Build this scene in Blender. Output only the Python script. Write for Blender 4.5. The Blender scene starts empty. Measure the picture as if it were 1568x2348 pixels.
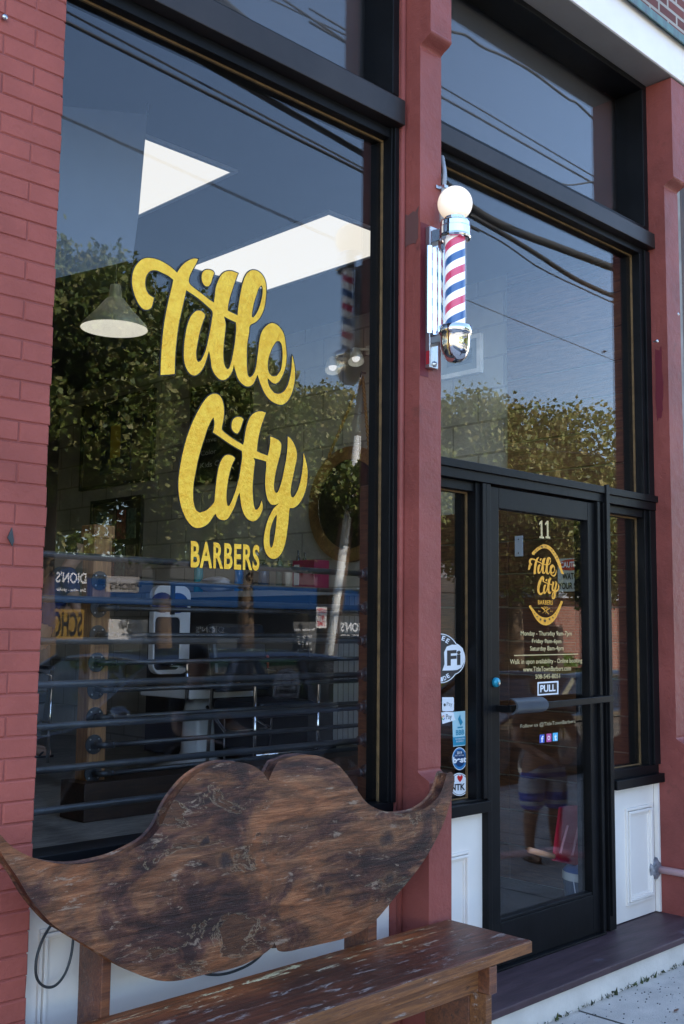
import bpy, bmesh, math, random
import numpy as np
from mathutils import Vector, Matrix
random.seed(7); RNG = np.random.default_rng(7)
sc = bpy.context.scene; COL = sc.collection; PI = math.pi
# ---------------------------------------------------------------- camera geometry
CX, CY, F = 784., 1173.5, 2470.
_ex = np.array([3287-CX, -(1467-CY), -F]); _ex /= np.linalg.norm(_ex)
_ez = np.array([1029-CX, 21700+CY, -F]); _ez /= np.linalg.norm(_ez)
_ez = _ez-_ex*_ez.dot(_ex); _ez /= np.linalg.norm(_ez)
ROT = np.stack([_ex, np.cross(_ez, _ex), _ez]); CAM = np.array([0, -2.9, 1.72])
def ray(px, py): return ROT @ np.array([(px-CX)/F, -(py-CY)/F, -1.])
def PY(px, py, y=0.):
    d = ray(px, py); return Vector(CAM+d*(y-CAM[1])/d[1])
def PZ(px, py, z): d = ray(px, py); return Vector(CAM+d*(z-CAM[2])/d[2])
def PX(px, py, x=5.25): d = ray(px, py); return Vector(CAM+d*(x-CAM[0])/d[0])
def MY(px, py, y):      # a point of the street (y < 0) that the shop window mirrors at that spot
    gl = .06
    p = PY(px, py, 2*gl-y); p.y = y; return p
# ---------------------------------------------------------------- materials
MATS = {}
def newmat(n):
    m = bpy.data.materials.new(n); m.use_nodes = True; nt = m.node_tree; nt.nodes.clear()
    o = nt.nodes.new('ShaderNodeOutputMaterial'); return m, nt, o
def N(nt, t, **k):
    n = nt.nodes.new(t)
    for a, v in k.items():
        if a in ('ins',):
            for i, x in v.items(): n.inputs[i].default_value = x
        else: setattr(n, a, v)
    return n
def ramp(nt, stops):
    r = nt.nodes.new('ShaderNodeValToRGB'); e = r.color_ramp.elements
    while len(e) > 1: e.remove(e[0])
    e[0].position = stops[0][0]; e[0].color = (*stops[0][1], 1) if len(stops[0][1]) == 3 else stops[0][1]
    for p, c in stops[1:]:
        x = e.new(p); x.color = (*c, 1)
    return r
def g3(v): return (v, v, v)
def mat(name, col, rough=.6, metal=0., var=.12, vscale=6., bump=.0, bscale=60., spec=.5, col2=None, emis=None, estr=0., coat=0., stretch=None, detail=6, dirt=None):
    if name in MATS: return MATS[name]
    m, nt, out = newmat(name); L = nt.links.new
    b = N(nt, 'ShaderNodeBsdfPrincipled'); L(b.outputs[0], out.inputs[0])
    b.inputs['Roughness'].default_value = rough; b.inputs['Metallic'].default_value = metal
    b.inputs['Specular IOR Level'].default_value = spec; b.inputs['Coat Weight'].default_value = coat
    tc = N(nt, 'ShaderNodeTexCoord'); mp = N(nt, 'ShaderNodeMapping'); L(tc.outputs['Object'], mp.inputs[0])
    if stretch: mp.inputs['Scale'].default_value = stretch
    n1 = N(nt, 'ShaderNodeTexNoise', ins={'Scale': vscale, 'Detail': detail, 'Roughness': .6}); L(mp.outputs[0], n1.inputs['Vector'])
    c2 = col2 or tuple(max(0, c*(1-2.2*var)) for c in col); c1 = col if col2 else tuple(min(1, c*(1+var)) for c in col)
    r = ramp(nt, [(.3, c2), (.65, c1)]); L(n1.outputs[0], r.inputs[0]); src = r.outputs[0]
    if dirt:
        n3 = N(nt, 'ShaderNodeTexNoise', ins={'Scale': dirt[1], 'Detail': 8, 'Roughness': .7}); L(tc.outputs['Object'], n3.inputs['Vector'])
        r3 = ramp(nt, [(dirt[2], g3(0)), (dirt[2]+.08, g3(1))]); L(n3.outputs[0], r3.inputs[0])
        mx = N(nt, 'ShaderNodeMix', data_type='RGBA'); L(r3.outputs[0], mx.inputs[0]); L(src, mx.inputs[6]); mx.inputs[7].default_value = (*dirt[0], 1); src = mx.outputs[2]
    L(src, b.inputs['Base Color'])
    if emis: b.inputs['Emission Color'].default_value = (*emis, 1); b.inputs['Emission Strength'].default_value = estr
    if bump:
        n2 = N(nt, 'ShaderNodeTexNoise', ins={'Scale': bscale, 'Detail': 6, 'Roughness': .65}); L(mp.outputs[0], n2.inputs['Vector'])
        bp = N(nt, 'ShaderNodeBump', ins={'Strength': bump, 'Distance': .01}); L(n2.outputs[0], bp.inputs['Height']); L(bp.outputs[0], b.inputs['Normal'])
    MATS[name] = m; return m
def glassmat(name, ior=1.52, tint=(1, 1, 1), rough=.0, wav=.0):
    m, nt, out = newmat(name); L = nt.links.new
    geo = N(nt, 'ShaderNodeNewGeometry'); mr = N(nt, 'ShaderNodeMapRange'); L(geo.outputs['Backfacing'], mr.inputs[0])
    mr.inputs[3].default_value = ior; mr.inputs[4].default_value = 1/ior
    fr = N(nt, 'ShaderNodeFresnel'); L(mr.outputs[0], fr.inputs[0])
    tr = N(nt, 'ShaderNodeBsdfTransparent'); tr.inputs[0].default_value = (*tint, 1)
    gl = N(nt, 'ShaderNodeBsdfGlossy'); gl.inputs['Roughness'].default_value = rough; gl.inputs[0].default_value = (1, 1, 1, 1)
    mx = N(nt, 'ShaderNodeMixShader'); L(fr.outputs[0], mx.inputs[0]); L(tr.outputs[0], mx.inputs[1]); L(gl.outputs[0], mx.inputs[2]); L(mx.outputs[0], out.inputs[0])
    if wav:
        tc = N(nt, 'ShaderNodeTexCoord'); n = N(nt, 'ShaderNodeTexNoise', ins={'Scale': 1.3, 'Detail': 1.}); L(tc.outputs['Object'], n.inputs['Vector'])
        bp = N(nt, 'ShaderNodeBump', ins={'Strength': wav, 'Distance': .01}); L(n.outputs[0], bp.inputs['Height']); L(bp.outputs[0], gl.inputs['Normal'])
    MATS[name] = m; return m
def flat(name, col, rough=.5, **k): return mat(name, col, rough, var=k.pop('var', .03), **k)
def brickmat(name, c1, c2, mortar, bw=.2, rh=.0667, ms=.008, axes='xz', bump=.4, rough=.85):
    m, nt, out = newmat(name); L = nt.links.new
    b = N(nt, 'ShaderNodeBsdfPrincipled', ins={'Roughness': rough}); L(b.outputs[0], out.inputs[0])
    tc = N(nt, 'ShaderNodeTexCoord'); sx = N(nt, 'ShaderNodeSeparateXYZ'); cx = N(nt, 'ShaderNodeCombineXYZ'); L(tc.outputs['Object'], sx.inputs[0])
    L(sx.outputs['XYZ'.index(axes[0].upper())], cx.inputs[0]); L(sx.outputs['XYZ'.index(axes[1].upper())], cx.inputs[1])
    br = N(nt, 'ShaderNodeTexBrick', ins={'Scale': 1., 'Brick Width': bw, 'Row Height': rh, 'Mortar Size': ms, 'Mortar Smooth': .2, 'Bias': 0.}); L(cx.outputs[0], br.inputs[0])
    br.inputs['Color1'].default_value = (*c1, 1); br.inputs['Color2'].default_value = (*c2, 1); br.inputs['Mortar'].default_value = (*mortar, 1)
    n = N(nt, 'ShaderNodeTexNoise', ins={'Scale': 3., 'Detail': 8.}); L(tc.outputs['Object'], n.inputs['Vector'])
    r = ramp(nt, [(.3, g3(.7)), (.7, g3(1.1))]); L(n.outputs[0], r.inputs[0])
    mx = N(nt, 'ShaderNodeMix', data_type='RGBA', blend_type='MULTIPLY'); mx.inputs[0].default_value = 1; L(br.outputs[0], mx.inputs[6]); L(r.outputs[0], mx.inputs[7]); L(mx.outputs[2], b.inputs['Base Color'])
    bp = N(nt, 'ShaderNodeBump', invert=True, ins={'Strength': bump, 'Distance': .01}); L(br.outputs['Fac'], bp.inputs['Height']); L(bp.outputs[0], b.inputs['Normal'])
    MATS[name] = m; return m
def woodmat(name, c1, c2, c3, scale=(1, 12, 12), rough=.5, worn=None, coat=0., bump=.3, stain=.45, wl=(.58, .66)):
    """grain stretched along the first axis, dark stains, worn pale flakes"""
    m, nt, out = newmat(name); L = nt.links.new
    b = N(nt, 'ShaderNodeBsdfPrincipled', ins={'Roughness': rough, 'Coat Weight': coat, 'Coat Roughness': .25}); L(b.outputs[0], out.inputs[0])
    tc = N(nt, 'ShaderNodeTexCoord'); mp = N(nt, 'ShaderNodeMapping'); mp.inputs['Scale'].default_value = scale; L(tc.outputs['Object'], mp.inputs[0])
    n0 = N(nt, 'ShaderNodeTexNoise', ins={'Scale': 1.6, 'Detail': 3., 'Distortion': .6}); L(tc.outputs['Object'], n0.inputs['Vector'])
    n1 = N(nt, 'ShaderNodeTexNoise', ins={'Scale': 4.5, 'Detail': 12., 'Roughness': .72, 'Distortion': 1.2}); L(mp.outputs[0], n1.inputs['Vector'])
    r1 = ramp(nt, [(.28, c3), (.45, c2), (.62, c1), (.8, tuple(min(1, c*1.5) for c in c1))]); L(n1.outputs[0], r1.inputs[0])
    rs = ramp(nt, [(stain-.1, g3(.28)), (stain+.1, g3(1.))]); L(n0.outputs[0], rs.inputs[0])
    mx = N(nt, 'ShaderNodeMix', data_type='RGBA', blend_type='MULTIPLY'); mx.inputs[0].default_value = .85; L(r1.outputs[0], mx.inputs[6]); L(rs.outputs[0], mx.inputs[7]); src = mx.outputs[2]
    hgt = n1.outputs[0]
    if worn:
        mp2 = N(nt, 'ShaderNodeMapping'); mp2.inputs['Scale'].default_value = (scale[0], scale[1]*.35, scale[2]*.35); L(tc.outputs['Object'], mp2.inputs[0])
        n2 = N(nt, 'ShaderNodeTexNoise', ins={'Scale': 7., 'Detail': 12., 'Roughness': .78, 'Distortion': .5}); L(mp2.outputs[0], n2.inputs['Vector'])
        r2 = ramp(nt, [(wl[0], g3(0)), (wl[1], g3(.8))]); L(n2.outputs[0], r2.inputs[0])
        m2 = N(nt, 'ShaderNodeMix', data_type='RGBA'); L(r2.outputs[0], m2.inputs[0]); L(src, m2.inputs[6]); m2.inputs[7].default_value = (*worn, 1); src = m2.outputs[2]
        n4 = N(nt, 'ShaderNodeTexNoise', ins={'Scale': 9., 'Detail': 10., 'Roughness': .7}); L(mp2.outputs[0], n4.inputs['Vector'])
        r4 = ramp(nt, [(.33, g3(.22)), (.38, g3(1))]); L(n4.outputs[0], r4.inputs[0])
        m4 = N(nt, 'ShaderNodeMix', data_type='RGBA', blend_type='MULTIPLY'); m4.inputs[0].default_value = 1; L(src, m4.inputs[6]); L(r4.outputs[0], m4.inputs[7]); src = m4.outputs[2]
        ad = N(nt, 'ShaderNodeMath', operation='ADD'); L(n1.outputs[0], ad.inputs[0]); L(r4.outputs[0], ad.inputs[1]); hgt = ad.outputs[0]
    L(src, b.inputs['Base Color'])
    bp = N(nt, 'ShaderNodeBump', ins={'Strength': bump, 'Distance': .006}); L(hgt, bp.inputs['Height']); L(bp.outputs[0], b.inputs['Normal'])
    MATS[name] = m; return m
def emit(name, col, s):
    m, nt, out = newmat(name); e = N(nt, 'ShaderNodeEmission'); e.inputs[0].default_value = (*col, 1); e.inputs[1].default_value = s; nt.links.new(e.outputs[0], out.inputs[0]); MATS[name] = m; return m
def leafmat(name, cols):
    m, nt, out = newmat(name); L = nt.links.new
    b = N(nt, 'ShaderNodeBsdfPrincipled', ins={'Roughness': .55}); tl = N(nt, 'ShaderNodeBsdfTranslucent'); mx = N(nt, 'ShaderNodeMixShader'); mx.inputs[0].default_value = .3
    g = N(nt, 'ShaderNodeNewGeometry'); r = ramp(nt, [(i/(len(cols)-1), c) for i, c in enumerate(cols)]); L(g.outputs['Random Per Island'], r.inputs[0])
    L(r.outputs[0], b.inputs['Base Color']); L(r.outputs[0], tl.inputs[0]); L(b.outputs[0], mx.inputs[1]); L(tl.outputs[0], mx.inputs[2]); L(mx.outputs[0], out.inputs[0]); MATS[name] = m; return m
# ---------------------------------------------------------------- mesh building
class MB:
    def __init__(s): s.v = []; s.f = []
    def add(s, vs, fs):
        o = len(s.v); s.v += [tuple(v) for v in vs]; s.f += [tuple(i+o for i in f) for f in fs]; return s
    def box(s, x0, x1, y0, y1, z0, z1):
        return s.add([(x, y, z) for x in (x0, x1) for y in (y0, y1) for z in (z0, z1)], [(0, 1, 3, 2), (4, 6, 7, 5), (0, 4, 5, 1), (2, 3, 7, 6), (0, 2, 6, 4), (1, 5, 7, 3)])
    def obox(s, a, b, w, h, up=(0, 0, 1)):
        a, b = Vector(a), Vector(b); d = (b-a).normalized(); r = d.cross(Vector(up)).normalized(); u = r.cross(d)
        vs = [p+r*(w/2*i)+u*(h/2*j) for p in (a, b) for i, j in ((-1, -1), (1, -1), (1, 1), (-1, 1))]
        return s.add(vs, [(3, 2, 1, 0), (4, 5, 6, 7), (0, 1, 5, 4), (1, 2, 6, 5), (2, 3, 7, 6), (3, 0, 4, 7)])
    def tube(s, pts, r, n=10, cap=True):
        pts = [Vector(p) for p in pts]; rs = r if isinstance(r, (list, tuple)) else [r]*len(pts); rings = []; ref = None; vs = []
        for i, p in enumerate(pts):
            d = (pts[min(i+1, len(pts)-1)]-pts[max(i-1, 0)]).normalized()
            if ref is None: ref = Vector((0, 0, 1)) if abs(d.z) < .9 else Vector((1, 0, 0))
            u = (ref-d*ref.dot(d)).normalized(); w = d.cross(u); ref = u
            vs += [p+(u*math.cos(2*PI*k/n)+w*math.sin(2*PI*k/n))*rs[i] for k in range(n)]
        fs = [(i*n+k, i*n+(k+1) % n, (i+1)*n+(k+1) % n, (i+1)*n+k) for i in range(len(pts)-1) for k in range(n)]
        if cap: fs += [tuple(range(n))[::-1], tuple(range((len(pts)-1)*n, len(pts)*n))]
        return s.add(vs, fs)
    def lathe(s, c, prof, n=32, axis=(0, 0, 1)):
        ax = Vector(axis).normalized(); u = Vector((1, 0, 0)) if abs(ax.x) < .9 else Vector((0, 1, 0)); u = (u-ax*u.dot(ax)).normalized(); w = ax.cross(u); c = Vector(c); vs = []
        for r, h in prof: vs += [c+ax*h+(u*math.cos(2*PI*k/n)+w*math.sin(2*PI*k/n))*max(r, 1e-4) for k in range(n)]
        return s.add(vs, [(i*n+k, i*n+(k+1) % n, (i+1)*n+(k+1) % n, (i+1)*n+k) for i in range(len(prof)-1) for k in range(n)])
    def prism(s, pts, d):           # polygon (3d pts) pushed along d; concave ok
        from mathutils.geometry import tessellate_polygon
        pts = [Vector(p) for p in pts]; n = len(pts); d = Vector(d); t = tessellate_polygon([pts])
        fs = [tuple(x) for x in t]+[tuple(i+n for i in reversed(x)) for x in t]+[(i, (i+1) % n, (i+1) % n+n, i+n) for i in range(n)]
        return s.add(pts+[p+d for p in pts], fs)
    def quad(s, a, b, c, d): return s.add([a, b, c, d], [(0, 1, 2, 3)])
    def ell(s, c, rx, ry, rz, n=16, m=10):
        vs = []; c = Vector(c)
        for j in range(m+1):
            t = PI*j/m
            vs += [(c.x+rx*math.sin(t)*math.cos(2*PI*k/n), c.y+ry*math.sin(t)*math.sin(2*PI*k/n), c.z+rz*math.cos(t)) for k in range(n)]
        return s.add(vs, [(j*n+k, j*n+(k+1) % n, (j+1)*n+(k+1) % n, (j+1)*n+k) for j in range(m) for k in range(n)])
    def build(s, name, m, parent=None, bevel=0., smooth=False, label=None, **props):
        me = bpy.data.meshes.new(name); me.from_pydata(s.v, [], s.f); me.validate()
        bm = bmesh.new(); bm.from_mesh(me); bmesh.ops.recalc_face_normals(bm, faces=bm.faces); bm.to_mesh(me); bm.free()
        return link(name, me, m, parent, bevel, smooth, label, **props)
def link(name, me, m, parent=None, bevel=0., smooth=False, label=None, **props):
    o = bpy.data.objects.new(name, me); COL.objects.link(o)
    if m: me.materials.append(m)
    if smooth: me.polygons.foreach_set('use_smooth', [True]*len(me.polygons))
    if bevel:
        b = o.modifiers.new('b', 'BEVEL'); b.width = bevel; b.segments = 2; b.limit_method = 'ANGLE'; b.angle_limit = .7
    if parent:
        o.parent = parent; L = Vector(parent['base']) if 'base' in parent.keys() and parent.parent is None else Vector((0, 0, 0))
        o.matrix_parent_inverse = Matrix.Translation(-L)
    if label: o['label'] = label
    for k, v in props.items(): o[k] = v
    return o
def thing(name, label, cat, loc=(0, 0, 0), group=None, kind=None):
    o = bpy.data.objects.new(name, None); COL.objects.link(o); o.location = loc; o['base'] = tuple(loc); o['label'] = label; o['category'] = cat
    o.empty_display_size = .1
    if group: o['group'] = group
    if kind: o['kind'] = kind
    return o
def tag(o, label, cat=None, group=None, kind=None):
    o['label'] = label
    if cat: o['category'] = cat
    if group: o['group'] = group
    if kind: o['kind'] = kind
    return o
def struct(o, label=None):
    o['kind'] = 'structure'
    if label: o['label'] = label
    return o
def catmull(pts, k=4, corner=52., closed=True):
    n = len(pts); P = [np.array(p, float) for p in pts]; out = []
    def iscorner(i):
        a = P[i]-P[i-1]; b = P[(i+1) % n]-P[i]
        return math.degrees(math.acos(np.clip(a.dot(b)/(np.linalg.norm(a)*np.linalg.norm(b)+1e-9), -1, 1))) > corner
    cor = [iscorner(i) for i in range(n)]
    for i in range(n):
        p1, p2 = P[i], P[(i+1) % n]; seg = np.linalg.norm(p2-p1)
        def tang(j, p):
            a, b = P[j-1], P[(j+1) % n]; d = b-a; l = np.linalg.norm(d); return d/(l+1e-9)*seg
        m1 = (p2-p1) if cor[i] else tang(i, p1); m2 = (p2-p1) if cor[(i+1) % n] else tang((i+1) % n, p2)
        for q in range(k):
            t = q/k; out.append((2*t**3-3*t**2+1)*p1+(t**3-2*t**2+t)*m1+(-2*t**3+3*t**2)*p2+(t**3-t**2)*m2)
    return out
def curve_fill(loops, offset=0.):
    cu = bpy.data.curves.new('c', 'CURVE'); cu.dimensions = '2D'; cu.fill_mode = 'BOTH'; cu.offset = offset
    for lp in loops:
        sp = cu.splines.new('POLY'); sp.points.add(len(lp)-1); sp.use_cyclic_u = True
        for i, p in enumerate(lp): sp.points[i].co = (p[0], p[1], 0, 1)
    o = bpy.data.objects.new('c', cu); COL.objects.link(o); dg = bpy.context.evaluated_depsgraph_get()
    me = bpy.data.meshes.new_from_object(o.evaluated_get(dg)); v = [tuple(x.co[:2]) for x in me.vertices]; f = [tuple(p.vertices) for p in me.polygons]
    bpy.data.objects.remove(o); bpy.data.meshes.remove(me); return v, f
_TC = {}
def text_geo(s, off=0., shear=0., sp=1.):
    k = (s, off, shear, sp)
    if k in _TC: return _TC[k]
    cu = bpy.data.curves.new('t', 'FONT'); cu.body = s; cu.offset = off; cu.shear = shear; cu.space_character = sp; cu.resolution_u = 5
    o = bpy.data.objects.new('t', cu); COL.objects.link(o); dg = bpy.context.evaluated_depsgraph_get()
    me = bpy.data.meshes.new_from_object(o.evaluated_get(dg)); v = np.array([x.co[:2] for x in me.vertices]); f = [tuple(p.vertices) for p in me.polygons]
    bpy.data.objects.remove(o); bpy.data.meshes.remove(me)
    lo = v.min(0); hi = v.max(0); _TC[k] = ((v-lo)/(hi-lo), f, (hi-lo)); return _TC[k]
def quad_text(mb, s, tl, tr, br, bl, off=0., shear=0., sp=1., push=(0, 0, 0)):
    v, f, _ = text_geo(s, off, shear, sp); tl, tr, br, bl, push = map(Vector, (tl, tr, br, bl, push))
    mb.add([(tl*(1-a)+tr*a)*b+(bl*(1-a)+br*a)*(1-b)+push for a, b in v], f)
def px_text(mb, s, q, y, off=0., **k):     # q: four corners in picture measures (tl,tr,br,bl) on the upright plane y
    quad_text(mb, s, *[PY(a, b, y) for a, b in q], off=off, **k)
def disc(mb, c, u, v, r, n=40, squash=1.):
    c, u, v = Vector(c), Vector(u), Vector(v); mb.add([c+u*(r*math.cos(2*PI*k/n))+v*(r*squash*math.sin(2*PI*k/n)) for k in range(n)], [tuple(range(n))])
def rot2(p, a): return (p[0]*math.cos(a)-p[1]*math.sin(a), p[0]*math.sin(a)+p[1]*math.cos(a))
UX, UZ = Vector((1, 0, 0)), Vector((0, 0, 1))
# ---------------------------------------------------------------- the materials used
red_paint = mat('red_paint', (.33, .085, .066), .6, var=.09, vscale=3, bump=.45, bscale=26, spec=.22, dirt=((.2, .05, .045), 7., .68))
red_trim = mat('red_trim', (.265, .07, .058), .5, spec=.25, var=.12, vscale=2.6, bump=.65, bscale=17, dirt=((.19, .055, .045), 5.5, .62))
white_paint = mat('white_paint', (.86, .79, .73), .45, var=.03, vscale=3, bump=.06, bscale=14, dirt=((.5, .5, .5), 9., .74))
riser_paint = mat('riser_paint', (.68, .63, .58), .6, var=.07, vscale=4, bump=.3, bscale=40, dirt=((.3, .27, .24), 14., .68))
black_metal = mat('black_metal', (.006, .006, .007), .42, spec=.16, var=.2, vscale=5, bump=.05, bscale=30, dirt=((.05, .05, .055), 12., .72))
bronze = mat('bronze', (.032, .026, .025), .4, metal=.2, spec=.3, var=.15, vscale=3, dirt=((.16, .15, .15), 16., .73))
gold_seal = mat('gold_seal', (.17, .1, .04), .7, var=.2, vscale=20)
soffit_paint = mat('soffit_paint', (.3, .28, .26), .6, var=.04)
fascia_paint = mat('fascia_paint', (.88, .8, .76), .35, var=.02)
copper = mat('copper', (.12, .25, .23), .6, var=.3, vscale=14, col2=(.09, .09, .12), stretch=(1, 1, .2))
tread_paint = mat('tread_paint', (.07, .04, .046), .5, spec=.35, var=.2, vscale=3, bump=.2, bscale=10, stretch=(1, 7, 1), dirt=((.12, .1, .12), 5., .62))
concrete = mat('concrete', (.6, .53, .46), .9, var=.14, vscale=3, bump=.6, bscale=120, dirt=((.2, .19, .18), 90., .68), detail=10)
asphalt = mat('asphalt', (.16, .155, .145), .9, var=.18, vscale=2, bump=.5, bscale=150)
gold = mat('gold', (1., .6, .05), .36, metal=.4, var=.12, vscale=45, bump=.5, bscale=70, col2=(.86, .43, .02))
logo_gold = mat('logo_gold', (.85, .38, .02), .5, metal=.2, var=.1, vscale=60)
pale_gold = mat('pale_gold', (.6, .45, .21), .5, var=.08, vscale=60)
black_vinyl = flat('black_vinyl', (.008, .008, .012), .3)
white_vinyl = flat('white_vinyl', (.85, .86, .9), .35)
chrome = mat('chrome', (.82, .82, .84), .09, metal=1., var=.02)
steel = mat('steel', (.55, .56, .58), .3, metal=1., var=.06)
pipe_black = mat('pipe_black', (.05, .056, .064), .36, metal=.3, var=.2)
window_glass = glassmat('window_glass', 1.42, wav=.035)
window_glass2 = glassmat('window_glass2', 1.41, wav=.01)
car_glass = glassmat('car_glass', 1.5, (.35, .37, .38))
_unused_wood = woodmat('old_board', (.2, .095, .045), (.085, .04, .024), (.022, .014, .014), (1.1, 6, 7), .5, worn=(.3, .22, .15), coat=.25, bump=.8, stain=.5, wl=(.57, .7))
def seatmat():
    m = woodmat('seat_wood', (.19, .05, .022), (.09, .026, .013), (.03, .012, .009), (.8, 11, 11), .42, worn=(.4, .33, .29), coat=.12, bump=.5, stain=.45, wl=(.56, .6)); nt = m.node_tree; L = nt.links.new
    b = [n for n in nt.nodes if n.type == 'BSDF_PRINCIPLED'][0]; src = b.inputs['Base Color'].links[0].from_socket
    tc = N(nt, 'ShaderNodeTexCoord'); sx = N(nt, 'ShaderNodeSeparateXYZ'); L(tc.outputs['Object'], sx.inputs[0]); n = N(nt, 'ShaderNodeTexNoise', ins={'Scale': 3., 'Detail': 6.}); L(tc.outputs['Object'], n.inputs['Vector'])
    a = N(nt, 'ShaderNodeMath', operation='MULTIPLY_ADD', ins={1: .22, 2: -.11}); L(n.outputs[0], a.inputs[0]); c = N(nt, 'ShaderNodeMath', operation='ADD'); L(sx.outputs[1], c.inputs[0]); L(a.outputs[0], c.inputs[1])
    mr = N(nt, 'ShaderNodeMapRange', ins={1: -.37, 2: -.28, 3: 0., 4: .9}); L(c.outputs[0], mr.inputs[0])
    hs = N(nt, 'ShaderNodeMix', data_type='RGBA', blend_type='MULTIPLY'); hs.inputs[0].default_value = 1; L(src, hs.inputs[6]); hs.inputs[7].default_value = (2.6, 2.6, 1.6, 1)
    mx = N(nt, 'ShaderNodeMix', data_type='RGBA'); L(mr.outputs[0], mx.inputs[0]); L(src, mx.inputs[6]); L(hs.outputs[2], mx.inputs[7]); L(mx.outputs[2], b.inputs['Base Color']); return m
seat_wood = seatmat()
def weathered(name, knots=(), light=1., plane='xz', peel=.5):
    m, nt, out = newmat(name); L = nt.links.new
    b = N(nt, 'ShaderNodeBsdfPrincipled', ins={'Roughness': .55, 'Coat Weight': .08, 'Coat Roughness': .35, 'Specular IOR Level': .3}); L(b.outputs[0], out.inputs[0])
    tc = N(nt, 'ShaderNodeTexCoord'); O = tc.outputs['Object']
    def mth(op, a, c=None):
        n = N(nt, 'ShaderNodeMath', operation=op)
        for i, v in enumerate((a, c)):
            if v is None: continue
            if isinstance(v, (int, float)): n.inputs[i].default_value = v
            else: L(v, n.inputs[i])
        return n.outputs[0]
    def noise(scale, sc, det=8, dist=0., rough=.65):
        mp = N(nt, 'ShaderNodeMapping'); mp.inputs['Scale'].default_value = sc; L(O, mp.inputs[0]); n = N(nt, 'ShaderNodeTexNoise', ins={'Scale': scale, 'Detail': det, 'Roughness': rough, 'Distortion': dist}); L(mp.outputs[0], n.inputs['Vector']); return n.outputs[0]
    def mix(f, a, c, bt='MIX', fac=1.):
        x = N(nt, 'ShaderNodeMix', data_type='RGBA', blend_type=bt)
        if f is None: x.inputs[0].default_value = fac
        else: L(f, x.inputs[0])
        for i, v in ((6, a), (7, c)):
            if isinstance(v, tuple): x.inputs[i].default_value = (*v, 1)
            else: L(v, x.inputs[i])
        return x.outputs[2]
    def rp(src, stops):
        q = ramp(nt, stops); L(src, q.inputs[0]); return q.outputs[0]
    g = (1, 8, 9); l = light
    grain = noise(5, g, 10, .9, .7); fine = noise(22, (1, 9, 14), 8, .3, .75)
    base = rp(grain, [(.28, (.04*l, .018*l, .012*l)), (.44, (.105*l, .043*l, .02*l)), (.56, (.175*l, .078*l, .04*l)), (.7, (.28*l, .14*l, .075*l))])
    base = mix(None, base, rp(fine, [(.3, g3(.55)), (.65, g3(1.25))]), 'MULTIPLY')
    tint = noise(3.3, (1, 1.7, 1.9), 6, .9); base = mix(None, base, rp(tint, [(.38, (.22, .2, .34)), (.46, (.6, .5, .62)), (.52, (1.05, 1, .95)), (.62, (1.6, 1.3, 1.05))]), 'MULTIPLY')
    worn = noise(9, (1, 2.6, 3.4), 12, .4, .78); wm = rp(worn, [(.575, g3(0)), (.62, g3(.65))]); base = mix(wm, base, (.36*l, .26*l, .19*l))
    pl = noise(3.2, (1, 2., 2.2), 9, .6, .7); pm = rp(pl, [(peel-.12, g3(1)), (peel-.105, g3(0))]); pe = rp(pl, [(peel-.112, g3(0)), (peel-.105, g3(.6)), (peel-.095, g3(0))])
    base = mix(pm, base, rp(fine, [(.35, (.035*l, .015*l, .01*l)), (.65, (.13*l, .05*l, .022*l))])); base = mix(pe, base, (.42*l, .31*l, .19*l))
    hgt = mth('ADD', mth('MULTIPLY', grain, .5), mth('MULTIPLY', fine, .4)); hgt = mth('SUBTRACT', hgt, mth('MULTIPLY', pm, .5))
    if knots:
        sx = N(nt, 'ShaderNodeSeparateXYZ'); L(O, sx.inputs[0]); wob = mth('MULTIPLY', mth('SUBTRACT', noise(13, (1, 1, 1), 5, 1.), .5), .06)
        for kx, kz, kr in knots:
            dx = mth('MULTIPLY', mth('SUBTRACT', sx.outputs[0], kx), .75); dz = mth('SUBTRACT', sx.outputs[2], kz)
            d = mth('ADD', mth('SQRT', mth('ADD', mth('MULTIPLY', dx, dx), mth('MULTIPLY', dz, dz))), wob); u = mth('DIVIDE', d, kr)
            ringm = rp(mth('ADD', mth('MULTIPLY', mth('SINE', mth('MULTIPLY', u, 16.)), .5), .5), [(.2, g3(.6)), (.8, g3(1.05))])
            base = mix(rp(u, [(0, g3(.7)), (.5, g3(.35)), (1., g3(0))]), base, mix(None, ringm, (.2*l, .09*l, .04*l), 'MULTIPLY'))
            base = mix(rp(u, [(.15, g3(.9)), (.5, g3(0))]), base, (.018, .01, .013))
    L(base, b.inputs['Base Color']); bp = N(nt, 'ShaderNodeBump', ins={'Strength': .9, 'Distance': .006}); L(hgt, bp.inputs['Height']); L(bp.outputs[0], b.inputs['Normal'])
    L(rp(worn, [(.5, g3(.38)), (.65, g3(.75))]), b.inputs['Roughness']); MATS[name] = m; return m
_k = [(PY(a, b_, -.245), k_) for a, b_, k_ in ((516, 1971, .055), (752, 2038, .045), (889, 1921, .075), (470, 1930, .03), (893, 2015, .05))]
bench_back_wood = weathered('bench_back_wood2', [(p.x, p.z, k_) for p, k_ in _k], 1.0, peel=.5)
bench_wood = woodmat('bench_wood', (.22, .075, .03), (.12, .04, .02), (.05, .02, .013), (.8, 12, 12), .38, worn=(.36, .28, .23), coat=.5, bump=.4, stain=.35, wl=(.6, .68))
bench_edge = woodmat('bench_edge', (.3, .115, .035), (.17, .062, .022), (.06, .025, .012), (.8, 14, 14), .5, worn=(.42, .36, .33), coat=.1, bump=.5, stain=.42, wl=(.58, .63))
post_wood = woodmat('post_wood', (.45, .23, .09), (.27, .13, .055), (.1, .05, .025), (9, 9, .8), .6, bump=.2, stain=.3)
plank_wood = woodmat('plank_wood', (.16, .07, .03), (.085, .036, .017), (.03, .014, .009), (5, 1., 12), .5, bump=.3, stain=.4)
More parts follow.
